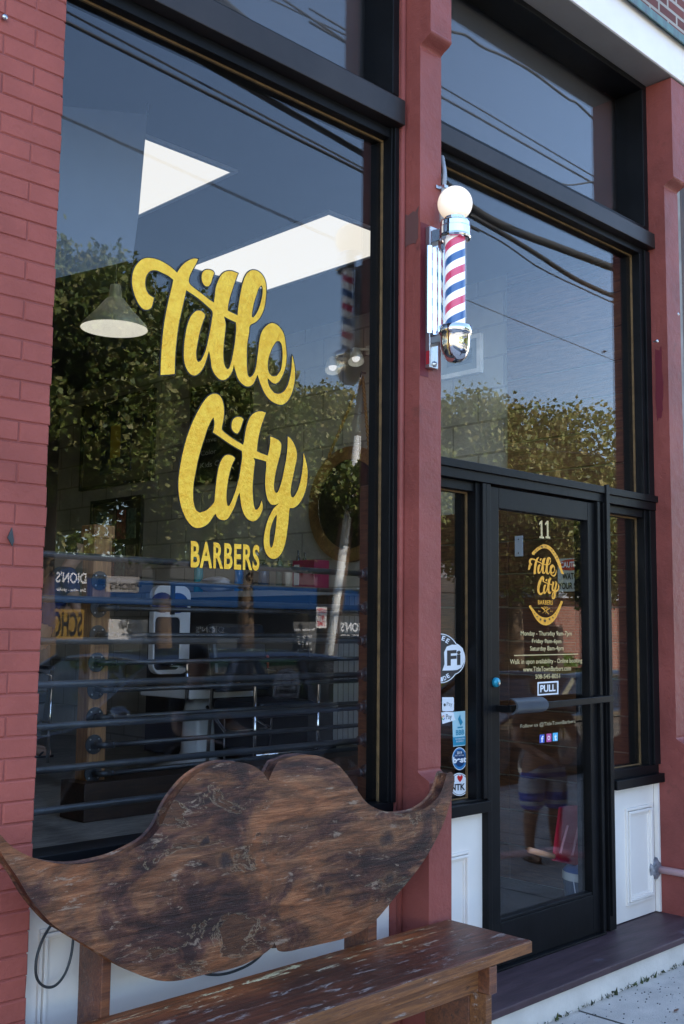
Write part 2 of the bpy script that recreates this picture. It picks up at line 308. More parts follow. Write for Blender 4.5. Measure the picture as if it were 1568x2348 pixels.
leaf_a = leafmat('leaf_a', [(.06, .095, .016), (.13, .18, .03), (.22, .25, .05), (.38, .34, .13)])
leaf_b = leafmat('leaf_b', [(.06, .085, .014), (.13, .165, .028), (.21, .215, .05), (.34, .28, .1)])
bark = mat('bark', (.13, .085, .05), .9, var=.3, vscale=8, bump=1., bscale=30, stretch=(1, 1, .25))
# ---------------------------------------------------------------- ground and road
struct(MB().box(-8, 60, -3.6, .3, -.3, .15).build('pavement', concrete), 'grey concrete pavement in front of the shop')
mb = MB()
for x in np.arange(-6.5, 60, 1.5): mb.box(x, x+.012, -3.55, -.29, .14, .1512)
struct(mb.build('pavement_joints', flat('joint_dark', (.06, .055, .045), .95)))
struct(MB().box(-8, 60, -3.78, -3.602, -.3, .155).build('kerb', mat('granite', (.36, .35, .34), .8, var=.15, vscale=40)), 'granite kerb along the shop side')
struct(MB().box(-60, 160, -160, -3.7, -.5, 0).build('road', asphalt), 'wide asphalt street and parking area')
mb = MB()
for y in (-9.2, -9.5): mb.box(-30, 90, y-.05, y+.05, 0, .004)
struct(mb.build('road_markings', flat('road_yellow', (.6, .42, .06), .8)))
mb = MB()
for y in (-12.4, -22.0, -25.5): mb.box(-20, 90, y-.06, y+.06, 0, .004)
for x in range(-6, 60, 3): mb.box(x, x+.1, -12.3, -15.3, 0, .004)
struct(mb.build('parking_lines', flat('road_white', (.75, .75, .73), .8)))
struct(MB().box(-30, 90, -31., -28.5, -.1, .15).build('far_pavement', mat('far_concrete', (.42, .37, .3), .9, var=.1)), 'sunlit pavement across the street')
struct(MB().box(18, 60, -20.5, -16.1, -.1, .14).build('grass_verge', mat('verge', (.08, .13, .03), .95, var=.4, vscale=30, bump=1, bscale=60)), 'green grass verge across the street')
# ---------------------------------------------------------------- the shop building
shop = thing('shop_building', 'red painted brick barber shop with tall black framed windows and white trim', 'building', (3.3, 0, .15))
ZG = .15
# brick pier, every brick modelled and joined in one mesh
mb = MB(); rh = .0598
def brick(mb, x0, x1, y0, y1, z0, z1):
    c = .0035; j = lambda: random.uniform(-.001, .001)
    y0 += random.uniform(-.0006, .0006)
    vs = []
    for yy, ins in ((y1, 0), (y0+c, 0), (y0, c)):
        vs += [(x0+ins+j(), yy, z0+ins+j()), (x1-ins+j(), yy, z0+ins+j()), (x1-ins+j(), yy, z1-ins+j()), (x0+ins+j(), yy, z1-ins+j())]
    fs = [(8, 9, 10, 11)]
    for a in (0, 4):
        for k in range(4): fs.append((a+k, a+(k+1) % 4, a+4+(k+1) % 4, a+4+k))
    mb.add(vs, fs)
XE = 1.592
for r in range(82):
    z0 = ZG+r*rh; x = XE
    first = .1 if r % 2 else .2
    while x > -1.2:
        w = first if x == XE else .2
        brick(mb, x-w+.002, x-.002+random.uniform(-.003, .002) if x == XE else x-.002, -.0715, -.0, z0+.0018, z0+rh-.0018); x -= w
mb.build('brick_pier', red_paint, shop, label='painted red brick pier left of the big window')
MB().box(-1.2, XE-.007, -.068, .3, ZG, 5.05).build('mortar', red_trim, shop)
# upper facade and side mass
upper_brick = brickmat('upper_brick', (.2, .055, .045), (.14, .045, .04), (.42, .38, .34), .2, .0667, .01)
MB().box(-8, 14, -.11, .5, 5.03, 7.6).build('upper_wall', upper_brick, shop, label='bare red brick wall above the white fascia')
MB().box(-8, -1.2, -.06, .3, ZG, 5.02).build('wall', brickmat('plain_brick', (.27, .082, .088), (.24, .075, .08), (.2, .06, .065), .2, .0598, .008), shop)
MB().box(-8, 14, .5, 9., 4.96, 7.6).build('roof', mat('roof_mass', (.2, .19, .18), .9), shop)
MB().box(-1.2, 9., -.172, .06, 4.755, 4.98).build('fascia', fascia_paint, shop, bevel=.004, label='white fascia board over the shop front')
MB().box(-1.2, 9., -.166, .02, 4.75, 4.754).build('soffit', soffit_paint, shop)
mb = MB().box(-1.2, 9., -.2, -.08, 4.982, 5.002).box(-1.2, 9., -.205, -.198, 4.955, 5.002).box(-1.2, 9., -.14, -.112, 5.003, 5.03); mb.build('flashing', copper, shop, label='green weathered copper flashing above the fascia')
# iron pillars with stepped base and capital
def ogee(x0, x1, ya, yb, za, zb, n=10):
    return [(0, ya+(yb-ya)*(.5-.5*math.cos(PI*t/n)) if True else 0, za+(zb-za)*t/n) for t in range(n+1)]
def pillar(x0, x1, zc0, zc1, lab, bead=True):
    yb, ys = -.16, -.105
    prof = [(.14, ZG), (yb-.012, ZG), (yb-.012, ZG+.14), (yb, ZG+.15), (yb, 1.125)]
    for t in range(1, 13):      # S curve from the base up to the shaft
        a = t/12; prof.append((yb+(ys-yb)*(a-.12*math.sin(2*PI*a)*2.), 1.125+.06*a))
    prof.append((ys, zc0))
    for t in range(1, 13):
        a = t/12; prof.append((ys+(yb-ys)*(a-.12*math.sin(2*PI*a)*2.), zc0+(zc1-zc0)*a))
    prof += [(yb, 4.745), (.14, 4.745)]
    o = MB().prism([(x0, y, z) for y, z in prof], (x1-x0, 0, 0)).build('pillar', red_trim, shop, bevel=.004, label=lab)
    return o
zc0 = PY(964, 111, -.105).z; zc1 = PY(984, 63, -.16).z
pilA = pillar(3.2, 3.334, zc0, zc1, 'red iron pillar carrying the barber pole')
MB().tube([(3.188, -.018, ZG), (3.188, -.018, 4.74)], .013, 12).build('bead', red_trim, pilA, smooth=True)
MB().box(3.176, 3.2, -.018, .12, ZG, 4.74).build('backing_strip', red_trim, pilA)
zr0 = PY(1533, 437, -.105).z
pilB = pillar(5.222, 5.37, zr0, zr0+.06, 'red iron pillar right of the door')
MB().box(5.37, 5.42, -.06, .12, ZG, 4.74).build('backing_strip', red_trim, pilB)
for a, b in ((10, 40), (1505, 782), (1553, 720)):
    q = PY(a, b, -.1 if a > 100 else -.08); MB().lathe(q, [(0, -.008), (.008, -.007), (.009, 0), (.004, .001), (.003, .02)], 10, (0, 1, 0)).build('screw', steel, shop, smooth=True)
# next bay, right of the second pillar
nb = thing('neighbour_shopfront', 'dark timber shop front beyond the right hand red pillar', 'shop front', (6.2, 0, ZG))
MB().box(5.42, 5.6, -.0, .1, ZG, 4.74).build('wall', mat('grey_stone', (.3, .28, .26), .8, var=.15), nb)
MB().box(5.6, 7.6, .0, .1, ZG, 4.74).build('panel', woodmat('dark_timber', (.1, .04, .02), (.06, .025, .015), (.02, .01, .01), (6, 6, 1), .6), nb)
MB().box(7.6, 14, -.05, .3, ZG, 4.74).build('brick_wall', upper_brick, nb)
MB().box(-8, 14, 8.9, 9.05, ZG, 5).build('rear_wall', upper_brick, nb)
# window 1 (big picture window)
GY = .06
def frame(mb, x0, x1, z0, z1, t, y0=0., y1=.12): mb.box(x0, x1, y0, y1, z0, z1)
W1 = MB().box(1.55, 3.1755, -.03, .12, .965, .995).box(1.55, 3.1745, .0, .12, .995, 1.05).box(3.142, 3.175, .0, .12, 1.05, 3.79).box(3.15, 3.176, -.012, 0, 1.05, 3.79).box(1.55, 1.6, .0, .12, 1.05, 3.79).box(1.6, 3.142, .01, .12, 3.745, 3.79)
win1 = W1.build('window', black_metal, shop, bevel=.002, label='big picture window with gold lettering')
MB().box(1.598, 3.144, GY-.003, GY+.003, 1.048, 3.747).build('glass_pane', window_glass, win1)
MB().box(3.136, 3.142, GY-.013, GY-.0035, 1.05, 3.745).box(1.6, 3.136, GY-.013, GY-.0035, 3.737, 3.745).build('seal', gold_seal, win1)
beam = MB().box(1.55, 3.176, -.045, .12, 3.792, 3.9).build('transom_beam', bronze, shop, bevel=.003)
tw1 = MB().box(1.55, 3.175, -.01, .16, 3.902, 3.93).box(3.135, 3.175, -.01, .16, 3.93, 4.715).box(1.55, 3.175, -.01, .16, 4.715, 4.748).box(1.55, 1.6, -.01, .16, 3.93, 4.715).build('transom_window', black_metal, shop, bevel=.003, label='upper transom window above the picture window')
MB().box(1.598, 3.137, .087, .093, 3.928, 4.717).build('glass_pane', window_glass2, tw1)
def panel(mb, x0, x1, z0, z1, y, w=.03):    # raised picture-frame moulding
    for k, (d, h) in enumerate(((0, .012), (w*.45, .018), (w*.8, .006))):
        a, b, c, e = x0+d, x1-d, z0+d, z1-d; t = w*.35
        mb.box(a, b, y-h, y+.001, c, c+t).box(a, b, y-h, y+.001, e-t, e).box(a, a+t, y-h, y+.001, c+t, e-t).box(b-t, b, y-h, y+.001, c+t, e-t)
mb = MB().box(1.56, 3.175, .02, .12, ZG, .963)
panel(mb, 1.67, 3.1, .36, .84, .02)
mb.build('stall_riser', white_paint, shop, bevel=.002, label='white panel below the picture window')
# bay 2: sidelights, transoms, door
HB, HT = 2.36, 2.44
bm2 = MB().box(3.335, 5.221, -.045, .12, 3.802, 3.885).build('transom_beam', bronze, shop, bevel=.003)
tw2 = MB().box(3.335, 5.22, -.01, .16, 3.887, 3.925).box(5.175, 5.22, -.01, .16, 3.925, 4.715).box(3.335, 5.22, -.01, .16, 4.715, 4.748).box(3.335, 3.36, -.01, .16, 3.925, 4.715).build('transom_window', black_metal, shop, bevel=.003, label='upper transom window above the door bay')
MB().box(3.358, 5.177, .087, .093, 3.923, 4.717).build('glass_pane', window_glass2, tw2)
tw3 = MB().box(3.335, 5.22, .0, .12, 3.765, 3.80).box(5.13, 5.22, .0, .12, 2.442, 3.765).box(5.165, 5.22, -.012, 0, 2.442, 3.79).box(3.335, 3.36, .0, .12, 2.442, 3.765).box(3.335, 5.225, -.03, .12, HT-.035, HT).box(3.335, 5.221, -.018, .12, HB+.002, HT-.035).build('transom_window', black_metal, shop, bevel=.002, label='tall transom window directly over the door')
MB().box(3.358, 5.132, GY-.003, GY+.003, 2.441, 3.767).build('glass_pane', window_glass2, tw3)
MB().box(5.124, 5.13, GY-.013, GY-.0035, 2.442, 3.757).box(3.36, 5.13, GY-.013, GY-.0035, 3.757, 3.765).build('seal', gold_seal, tw3)
def sidelight(x0, x1, zb, xr, lab, xl=None, gb=.09):
    xl = xl or x0
    o = MB().box(xl, xr, -.035, .12, zb, zb+.045).box(xl, xr-.002, -.002, .12, zb+.045, zb+gb).box(x1, xr-.002, 0, .12, zb+gb, HB).box(x1+.032, xr-.002, -.014, 0, zb+gb, HB).box(x0-.02, x0, 0, .12, zb+gb, HB).box(x0, x1, .01, .12, HB-.04, HB).build('sidelight_window', black_metal, shop, bevel=.002, label=lab)
    MB().box(x0-.002, x1+.002, GY-.003, GY+.003, zb+gb-.002, HB-.038).build('glass_pane', window_glass2, o)
    MB().box(x1-.006, x1, GY-.013, GY-.0035, zb+gb, HB-.04).box(x0, x1-.006, GY-.013, GY-.0035, HB-.048, HB-.04).box(x0, x1-.006, GY-.013, GY-.0035, zb+gb, zb+gb+.005).build('seal', gold_seal, o)
    return o
sl1 = sidelight(3.36, 3.695, .955, 3.755, 'narrow window left of the door carrying round and square stickers', 3.335, .052)
sl2 = sidelight(4.757, 5.13, .945, 5.225, 'narrow window right of the door without stickers', 4.757)
mb = MB().box(3.335, 3.783, .02, .12, .29, .953)
a, b = PY(1092, 1906, .02), PY(1075, 2085, .02); panel(mb, 3.43, 3.66, .44, .8, .02)
mb.build('stall_riser', white_paint, shop, bevel=.002, label='white panel left of the door')
mb = MB().box(4.76, 5.2, .02, .12, .29, .943).box(5.2, 5.22, -.005, .02, .29, .943)
q0, q1 = PY(1431.7, 1853.5, .02), PY(1496.7, 2057, .02); panel(mb, q0.x, q1.x, PY(1438.6, 2075.8, .02).z, q0.z, .02, .038)
mb.build('stall_riser', white_paint, shop, bevel=.002, label='white panel right of the door')
jm = MB().box(3.7565, 3.787, -.012, .12, .29, HB).box(4.64, 4.663, -.02, .12, .29, HB).box(4.663, 4.695, -.004, .12, .29, HB).box(4.697, 4.7565, -.02, .12, .29, HB).box(4.70, 4.73, -.035, -.02, .36, HT+.01).build('door_frame', black_metal, shop, bevel=.002)
# door
door = thing('door', '', ''); del door['category']; del door['label']; door['base'] = (0, 0, 0)
door.parent = shop; door.matrix_parent_inverse = Matrix.Translation(-Vector((3.3, 0, .15))); door['label'] = 'black glazed shop door numbered 11'
DZ0, DZ1, DX0, DX1 = .296, 2.352, 3.79, 4.637; DG = .022
dgz0, dgz1 = .475, 2.26
MB().box(DX0, DX0+.064, -.004, .042, DZ0, DZ1).box(DX1-.062, DX1, -.004, .042, DZ0, DZ1).box(DX0+.064, DX1-.062, -.004, .042, DZ0, dgz0).box(DX0+.064, DX1-.062, -.004, .042, dgz1, DZ1).box(DX0+.064, DX1-.062, -.0, .0405, dgz0, dgz0+.014).build('door_leaf', black_metal, door, bevel=.0025)
MB().box(DX0+.06, DX1-.06, DG-.003, DG+.003, dgz0, dgz1+.002).build('glass_pane', window_glass2, door)
q = PY(1143, 1626, -.06); q2 = PY(1387, 1601, -.06)
mb = MB().box(3.83, 3.845, -.075, -.004, q.z-.016, q.z+.012).box(4.6, 4.625, -.075, -.004, q2.z-.014, q2.z+.014).obox((3.825, -.075, q.z), (4.66, -.075, q2.z), .016, .03)
mb.build('push_bar', black_metal, door, bevel=.002)
xa, xb = PY(1168, 1620, -.09).x, PY(1238, 1615, -.09).x; zt, zb_ = PY(1169, 1601, -.09).z, PY(1169, 1637, -.09).z; zc = (zt+zb_)/2; hh = (zt-zb_)/2
mb = MB(); nn = 34; pr = []
for k in range(nn+1):
    a = -1.15+2.3*k/nn; rr = .06+(.0022 if k % 2 else 0); pr.append((0, -.135+.06-rr*math.cos(a), zc+hh*math.sin(a)/math.sin(1.15)))
prb = [(0, y+.01, z) for _, y, z in reversed(pr)]
mb.prism([(xa, y, z) for _, y, z in pr+prb], (xb-xa, 0, 0)); mb.build('pull_grip', mat('grip_black', (.06, .065, .075), .4, var=.1), door)
lc = PY(1137.5, 1564, -.01)
lk = MB().lathe((lc.x, -.004, lc.z), [(.021, 0), (.021, -.01), (.017, -.016), (.0, -.017)], 24, (0, 1, 0)).build('lock', mat('lock_blue', (.02, .28, .42), .3, metal=.3), door, smooth=True)
MB().lathe((lc.x+.002, -.0215, lc.z-.005), [(.007, 0), (.007, -.004), (0, -.005)], 16, (0, 1, 0)).build('keyhole', steel, lk)
# threshold / doorstep
step = thing('doorstep', 'long doorstep with dark plum tread and off-white riser', 'step', (4.5, -.15, ZG))
MB().box(3.262, 7.5, -.305, .06, .256, .286).build('tread', tread_paint, step, bevel=.006)
MB().box(3.29, 7.5, -.28, .0, .1495, .2555).build('riser', riser_paint, step); MB().box(3.78, 4.65, -.03, .1, .2862, .2955).build('threshold', black_metal, step, bevel=.002)
MB().box(3.2, 3.29, -.3, -.175, .15, .24).build('base_block', red_trim, step)
# weeds in the joint between riser and pavement
mb = MB()
for k in range(420):
    x = 3.5+2.2*RNG.random()**.8+.05*RNG.normal(); y = -.282-abs(RNG.normal(0, .007)); s = .004+.008*RNG.random()*(1 if RNG.random() < .85 else 2); a = RNG.random(3)*2-1; b_ = RNG.random(3)*2-1
    p = np.array([x, y, .152+.006*RNG.random()]); mb.add([p-a*s*.5, p+b_*s, p+a*s+np.array([0, 0, s])], [(0, 1, 2)])
tag(mb.build('ground_weeds', leafmat('weed', [(.03, .03, .02), (.05, .06, .025), (.09, .12, .04)])), 'thin line of weeds and dirt where the step riser meets the pavement', 'weeds', kind='stuff')
lf = PZ(1550, 2317, .156)
tag(MB().add([lf+Vector(v) for v in ((-.02, 0, 0), (-.005, .008, .004), (.018, .003, .006), (.02, -.002, .0), (-.002, -.007, .003))], [(0, 1, 2, 3, 4)]).build('dead_leaf', flat('leaf_brown', (.16, .08, .05), .8)), 'small curled brown leaf lying on the pavement by the doorstep', 'leaf')
rn = np.random.default_rng(5); mb = MB()
for k in range(700):
    x = rn.uniform(2.8, 6.5); y = -.32-abs(rn.normal(0, .35)); q = rn.uniform(.0012, .004); mb.ell((x, y, .1512), q*1.4, q, q*.6, 6, 4)
tag(mb.build('grit', flat('grit_dark', (.07, .065, .06), .9)), 'dark grit scattered over the pavement by the doorstep', 'grit', kind='stuff')
# ---------------------------------------------------------------- lettering on the glass
def fromA(p): return (286.5+p[0]*.25583, 573.1+p[1]*.25583)
def fromB(p): return (389.7+p[0]*.21197, 888.3+p[1]*.21197)
TITLE = [(205,75),(250,80),(310,100),(380,140),(430,180),(458,207),(475,180),(510,135),(560,98),(610,80),(645,85),(630,120),(605,165),(575,225),(562,275),(570,305),(600,335),(680,395),(750,450),(788,473),(795,420),(805,340),(830,270),(860,220),(900,195),(950,193),(1002,213),(985,260),(955,350),(930,430),(915,500),(912,545),(940,560),(1000,588),(1005,530),(1025,400),(1050,290),(1080,220),(1120,187),(1170,188),(1215,220),(1245,275),(1256,350),(1250,450),(1235,530),(1205,600),(1165,645),(1110,680),(1103,740),(1085,850),(1082,960),(1085,1080),(1095,1130),(1110,1143),(1130,1130),(1150,1100),(1165,1050),(1175,978),(1185,900),(1195,820),(1215,740),(1250,690),(1300,658),(1345,668),(1385,705),(1415,760),(1430,850),(1438,950),(1430,1040),(1405,1120),(1370,1180),(1340,1200),(1310,1190),(1285,1165),(1268,1150),(1275,1200),(1300,1250),(1340,1287),(1390,1285),(1430,1250),(1460,1180),(1480,1080),(1487,1000),(1489,945),(1500,990),(1513,1070),(1512,1160),(1490,1270),(1450,1350),(1400,1387),(1350,1380),(1290,1345),(1240,1280),(1205,1200),(1185,1140),(1178,1118),(1165,1150),(1135,1205),(1100,1224),(1060,1215),(1010,1165),(985,1100),(966,1028),(955,1080),(920,1140),(880,1165),(840,1160),(800,1120),(770,1060),(760,990),(750,930),(742,905),(730,950),(700,1040),(660,1100),(620,1125),(580,1115),(540,1060),(520,980),(520,880),(530,780),(550,680),(580,600),(620,555),(655,545),(690,560),(708,590),(690,640),(660,740),(640,840),(628,920),(632,980),(645,1005),(665,1000),(690,960),(715,900),(735,820),(755,720),(770,630),(775,555),(740,515),(640,430),(540,362),(525,430),(495,560),(470,680),(452,820),(440,960),(436,1112),(375,1118),(310,1122),(315,960),(325,820),(340,680),(360,560),(385,440),(410,340),(425,270),(380,235),(320,205),(270,185),(220,190),(185,230),(172,290),(178,350),(205,400),(250,432),(240,480),(225,520),(190,538),(150,528),(105,470),(70,380),(55,290),(62,210),(85,150),(130,98),(170,78)]
TH = [[(877,597),(940,630),(985,650),(988,700),(980,800),(965,900),(945,1000),(925,1060),(905,1072),(885,1040),(873,980),(873,880),(885,760),(893,680),(888,640)],
      [(1215,318),(1225,350),(1220,420),(1200,500),(1170,570),(1140,608),(1127,600),(1130,560),(1145,480),(1170,400),(1190,345)],
      [(1300,900),(1320,860),(1350,820),(1375,818),(1395,850),(1403,920),(1400,1000),(1385,1080),(1350,1130),(1310,1132),(1280,1100),(1270,1050),(1275,980)]]
TD = [(740,180),(775,190),(790,210),(775,250),(760,300),(740,328),(710,325),(685,290),(678,240),(690,200),(715,182)]
CITY = [(480,70),(520,85),(555,140),(572,220),(572,300),(560,380),(550,430),(555,465),(620,520),(700,575),(780,622),(790,580),(805,480),(830,380),(865,310),(920,268),(980,260),(1025,275),(1005,330),(975,420),(950,520),(935,610),(928,690),(980,715),(1045,738),(1060,680),(1072,600),(1072,530),(1110,545),(1160,570),(1190,610),(1188,680),(1165,780),(1140,880),(1120,980),(1113,1060),(1120,1120),(1135,1142),(1155,1130),(1180,1070),(1205,980),(1225,880),(1245,780),(1258,660),(1262,580),(1262,530),(1290,550),(1330,610),(1360,700),(1358,780),(1340,860),(1320,960),(1300,1060),(1293,1140),(1300,1180),(1320,1190),(1345,1160),(1375,1100),(1400,1010),(1420,900),(1430,800),(1433,708),(1455,780),(1475,880),(1475,980),(1460,1090),(1425,1190),(1380,1260),(1330,1300),(1285,1305),(1278,1340),(1270,1440),(1255,1560),(1235,1680),(1200,1780),(1150,1840),(1100,1853),(1050,1825),(1015,1760),(1002,1670),(1010,1580),(1035,1470),(1070,1380),(1110,1310),(1168,1252),(1120,1270),(1080,1262),(1045,1210),(1025,1130),(1018,1040),(1022,940),(1030,860),(1028,800),(960,780),(890,762),(905,800),(900,860),(890,960),(882,1060),(885,1180),(895,1270),(910,1320),(930,1322),(955,1290),(970,1250),(978,1222),(990,1270),(985,1330),(960,1390),(920,1435),(880,1447),(830,1425),(785,1360),(760,1280),(750,1200),(740,1136),(715,1200),(690,1280),(650,1360),(610,1420),(570,1435),(525,1425),(495,1395),(483,1366),(460,1390),(420,1450),(370,1495),(290,1520),(230,1500),(170,1430),(120,1320),(90,1190),(80,1040),(95,880),(125,720),(165,560),(215,420),(270,300),(330,190),(390,110),(440,75)]
CH = [[(460,325),(470,380),(465,440),(453,487),(520,530),(620,600),(700,650),(767,686),(770,760),(755,860),(740,960),(715,1060),(690,1140),(660,1220),(632,1278),(613,1282),(603,1250),(598,1180),(605,1080),(625,960),(655,850),(692,768),(670,745),(630,730),(590,735),(555,770),(520,850),(500,950),(485,1060),(475,1160),(468,1237),(440,1275),(380,1330),(310,1353),(270,1325),(245,1250),(238,1150),(245,1030),(265,920),(290,790),(325,660),(360,550),(400,430),(440,350)],
      [(1145,1378),(1140,1440),(1130,1540),(1115,1640),(1095,1720),(1080,1735),(1068,1700),(1065,1620),(1075,1530),(1100,1450),(1130,1390)]]
CD = [(720,320),(760,325),(783,345),(765,400),(745,460),(720,498),(690,490),(662,455),(655,410),(665,360),(690,330)]
tl = [[fromA(p) for p in catmull(l)] for l in [TITLE]+TH+[TD]]; cl = [[fromB(p) for p in catmull(l)] for l in [CITY]+CH+[CD]]
geo = {}
def grow(lp, d):        # move a closed outline outwards (d > 0) along its normals
    P = np.array(lp); A = .5*np.sum(P[:, 0]*np.roll(P[:, 1], -1)-np.roll(P[:, 0], -1)*P[:, 1]); sg = 1 if A > 0 else -1
    e = np.roll(P, -1, 0)-P; e /= np.linalg.norm(e, axis=1)[:, None]+1e-9; nr = np.stack([e[:, 1], -e[:, 0]], 1)*sg; m_ = nr+np.roll(nr, 1, 0); l = np.linalg.norm(m_, axis=1)[:, None]; m_ /= l+1e-9
    return P+m_*d*np.minimum(2/(l+1e-6), 1.5)
for nm, loops in (('title', tl), ('city', cl)):
    for k, off in (('g', 0.), ('b', 2.6)):
        nl = len(loops)
        if not off: v, f = curve_fill(loops)
        else:
            v, f = [], []
            for i, lp in enumerate(loops):
                g_ = grow(lp, off if i in (0, nl-1) else -off*.8); h_ = grow(lp, -.6 if i in (0, nl-1) else .6); o_ = len(v); n_ = len(lp); v += [tuple(q) for q in g_]+[tuple(q) for q in h_]; f += [(o_+j, o_+(j+1) % n_, o_+n_+(j+1) % n_, o_+n_+j) for j in range(n_)]
        geo[nm+k] = ([PY(a, b, GY) for a, b in v], f)
def place(nm, fn): mb = MB(); mb.add([fn(p) for p in geo[nm][0]], geo[nm][1]); return mb
def onwin(dy, dx=0., dz=0.): return lambda p: Vector((p.x+dx, GY-dy, p.z+dz))
for nm, lab in (('title', 'script word Title in gold leaf'), ('city', 'script word City in gold leaf')):
    o = place(nm+'b', onwin(.0045)).build('lettering_outline', black_vinyl, win1)
    o = place(nm+'g', onwin(.006)).build('lettering', gold, win1, label=lab)
mb = MB(); mb2 = MB(); bq = [fromB(p) for p in ((228, 1655), (970, 1703), (965, 1982), (224, 1947))]
gy = GY-.006
px_text(mb, 'BARBERS', bq, gy, off=.028, sp=1.12); px_text(mb2, 'BARBERS', [(a+s*1.4, b+t*1.4) for (a, b), (s, t) in zip(bq, ((-1, -1), (1, -1), (1, 1), (-1, 1)))], GY-.0045, off=.05, sp=1.1)
mb.build('lettering', gold, win1, label='gold block word BARBERS'); mb2.build('lettering_outline', black_vinyl, win1)
# door decals
dy = DG-.0045
def DP(px, py, d=0.): return PY(px, py, dy-d)
def S(p): return (1180.5+p[0]*.0903, 1232.1+p[1]*.0903)
allp = geo['titleg'][0]+geo['cityg'][0]; bx0 = min(p.x for p in allp); bx1 = max(p.x for p in allp); bz0 = min(p.z for p in allp); bz1 = max(p.z for p in allp)
sx0 = DP(*S((345, 600))).x; sx1 = DP(*S((1115, 900))).x; sz1 = DP(*S((620, 472))).z; sz0 = DP(*S((930, 1565))).z
def small(d): return lambda p: Vector((sx0+(p.x-bx0)/(bx1-bx0)*(sx1-sx0), dy-d, sz0+(p.z-bz0)/(bz1-bz0)*(sz1-sz0)))
logo = MB(); lob = MB()
for nm in ('title', 'city'):
    lob.add([small(.0)(p) for p in geo[nm+'b'][0]], geo[nm+'b'][1]); logo.add([small(.0012)(p) for p in geo[nm+'g'][0]], geo[nm+'g'][1])
# oval ring of the badge, drawn in picture measures
def arcband(mb, c, rx, ry, w0, w1, a0, a1, n=40, d=.0, skew=.16):
    vs = []
    for k in range(n+1):
        t = k/n; a = math.radians(a0+(a1-a0)*t); w = w0+(w1-w0)*math.sin(PI*t)
        for r in (1., 0.):
            x = (rx-(0 if r else w))*math.cos(a); y = -(ry-(0 if r else w*1.05))*math.sin(a)
            vs.append(DP(*S((c[0]+x, c[1]+y+x*skew)), d))
    mb.add(vs, [(2*k, 2*k+1, 2*k+3, 2*k+2) for k in range(n)])
arcband(logo, (780, 1170), 438, 990, 62, 92, 8, 148, 50, .0012, -.02) if False else None
def ringpts(outer, inner, mb, d=.0012):
    n = len(outer); vs = [DP(*S(p), d) for p in outer]+[DP(*S(p), d) for p in inner]; mb.add(vs, [(i, i+1, n+i+1, n+i) for i in range(n-1)])
def sm(pts, n=5):
    q = catmull(pts, n, 180.); return q[:n*(len(pts)-1)+1]
ringpts(sm([(435, 430), (520, 290), (640, 205), (740, 175), (850, 200), (960, 290), (1060, 430), (1140, 600), (1190, 780), (1220, 930)]), sm([(500, 447), (570, 350), (660, 290), (740, 268), (820, 285), (900, 350), (990, 480), (1060, 620), (1115, 760), (1152, 895)]), logo)
ringpts(sm([(370, 1720), (430, 1880), (520, 2050), (640, 2180), (780, 2228), (900, 2190), (1010, 2080), (1110, 1900), (1170, 1750), (1198, 1612)]), sm([(420, 1722), (480, 1830), (570, 1940), (680, 2010), (800, 2030), (890, 2005), (980, 1940), (1060, 1830), (1115, 1720), (1148, 1606)]), logo)
ringpts([(350, 680), (340, 750), (328, 822)], [(412, 690), (395, 750), (375, 812)], logo)
def star(mb, c, r, d):
    pts = []
    for k in range(10):
        a = PI/2+k*PI/5; rr = r if k % 2 == 0 else r*.42; pts.append(DP(*S((c[0]+rr*.9*math.cos(a), c[1]-rr*1.15*math.sin(a))), d))
    c_ = DP(*S(c), d); mb.add([c_]+pts, [(0, 1+k, 1+(k+1) % 10) for k in range(10)])
stars = MB()
for c, r in (((762, 2112), 48), ((650, 2078), 38), ((880, 2070), 36), ((562, 2005), 28), ((962, 2030), 28), ((500, 1932), 20), ((1022, 1955), 18), ((455, 1860), 12), ((1065, 1890), 12)): star(stars, c, r, .0024)
for k, ch in enumerate('NATICK'):
    cx_, cy_ = [(525, 345), (577, 290), (633, 252), (685, 230), (738, 222), (792, 228)][k]; a = [-38, -28, -20, -12, -4, 6][k]*PI/180
    q = [rot2(p, a) for p in ((-15, -26), (15, -26), (15, 26), (-15, 26))]; quad_text(stars, ch, *[DP(*S((cx_+u, cy_+v)), .0024) for u, v in q])
for k, ch in enumerate('MASS'):
    cx_, cy_ = [(940, 312), (992, 378), (1040, 455), (1080, 525)][k]; a = [40, 46, 52, 60][k]*PI/180
    q = [rot2(p, a) for p in ((-15, -24), (15, -24), (15, 24), (-15, 24))]; quad_text(stars, ch, *[DP(*S((cx_+u, cy_+v)), .0024) for u, v in q])
stars.build('badge_stars', black_vinyl, door)
def dtext(mb, s, q, off=0., d=.0012, **k): quad_text(mb, s, *[DP(a, b, d) for a, b in q], off=off, **k)
def box4(x0, y0, x1, y1, sl=0.): return [(x0, y0), (x1, y0+sl), (x1, y1+sl), (x0, y1)]
dtext(logo, 'BARBERS', [S(p) for p in ((583, 1583), (962, 1595), (958, 1708), (583, 1698))], off=.02, sp=1.15)
dtext(logo, 'Est.', [S(p) for p in ((592, 1850), (655, 1850), (655, 1888), (592, 1886))]); dtext(logo, '2016', [S(p) for p in ((885, 1852), (960, 1852), (960, 1892), (885, 1890))])
for p0, p1, w in (((670, 1765), (860, 1945), 26), ((880, 1795), (690, 1915), 22), ((770, 1850), (870, 1935), 14), ((815, 1850), (770, 1940), 16)):
    a = np.array(p0, float); b_ = np.array(p1, float); nrm = np.array([-(b_-a)[1], (b_-a)[0]]); nrm = nrm/np.linalg.norm(nrm)*w/2; logo.add([DP(*S(q), .0012) for q in (a+nrm, b_+nrm*.3, b_-nrm*.3, a-nrm)], [(0, 1, 2, 3)])
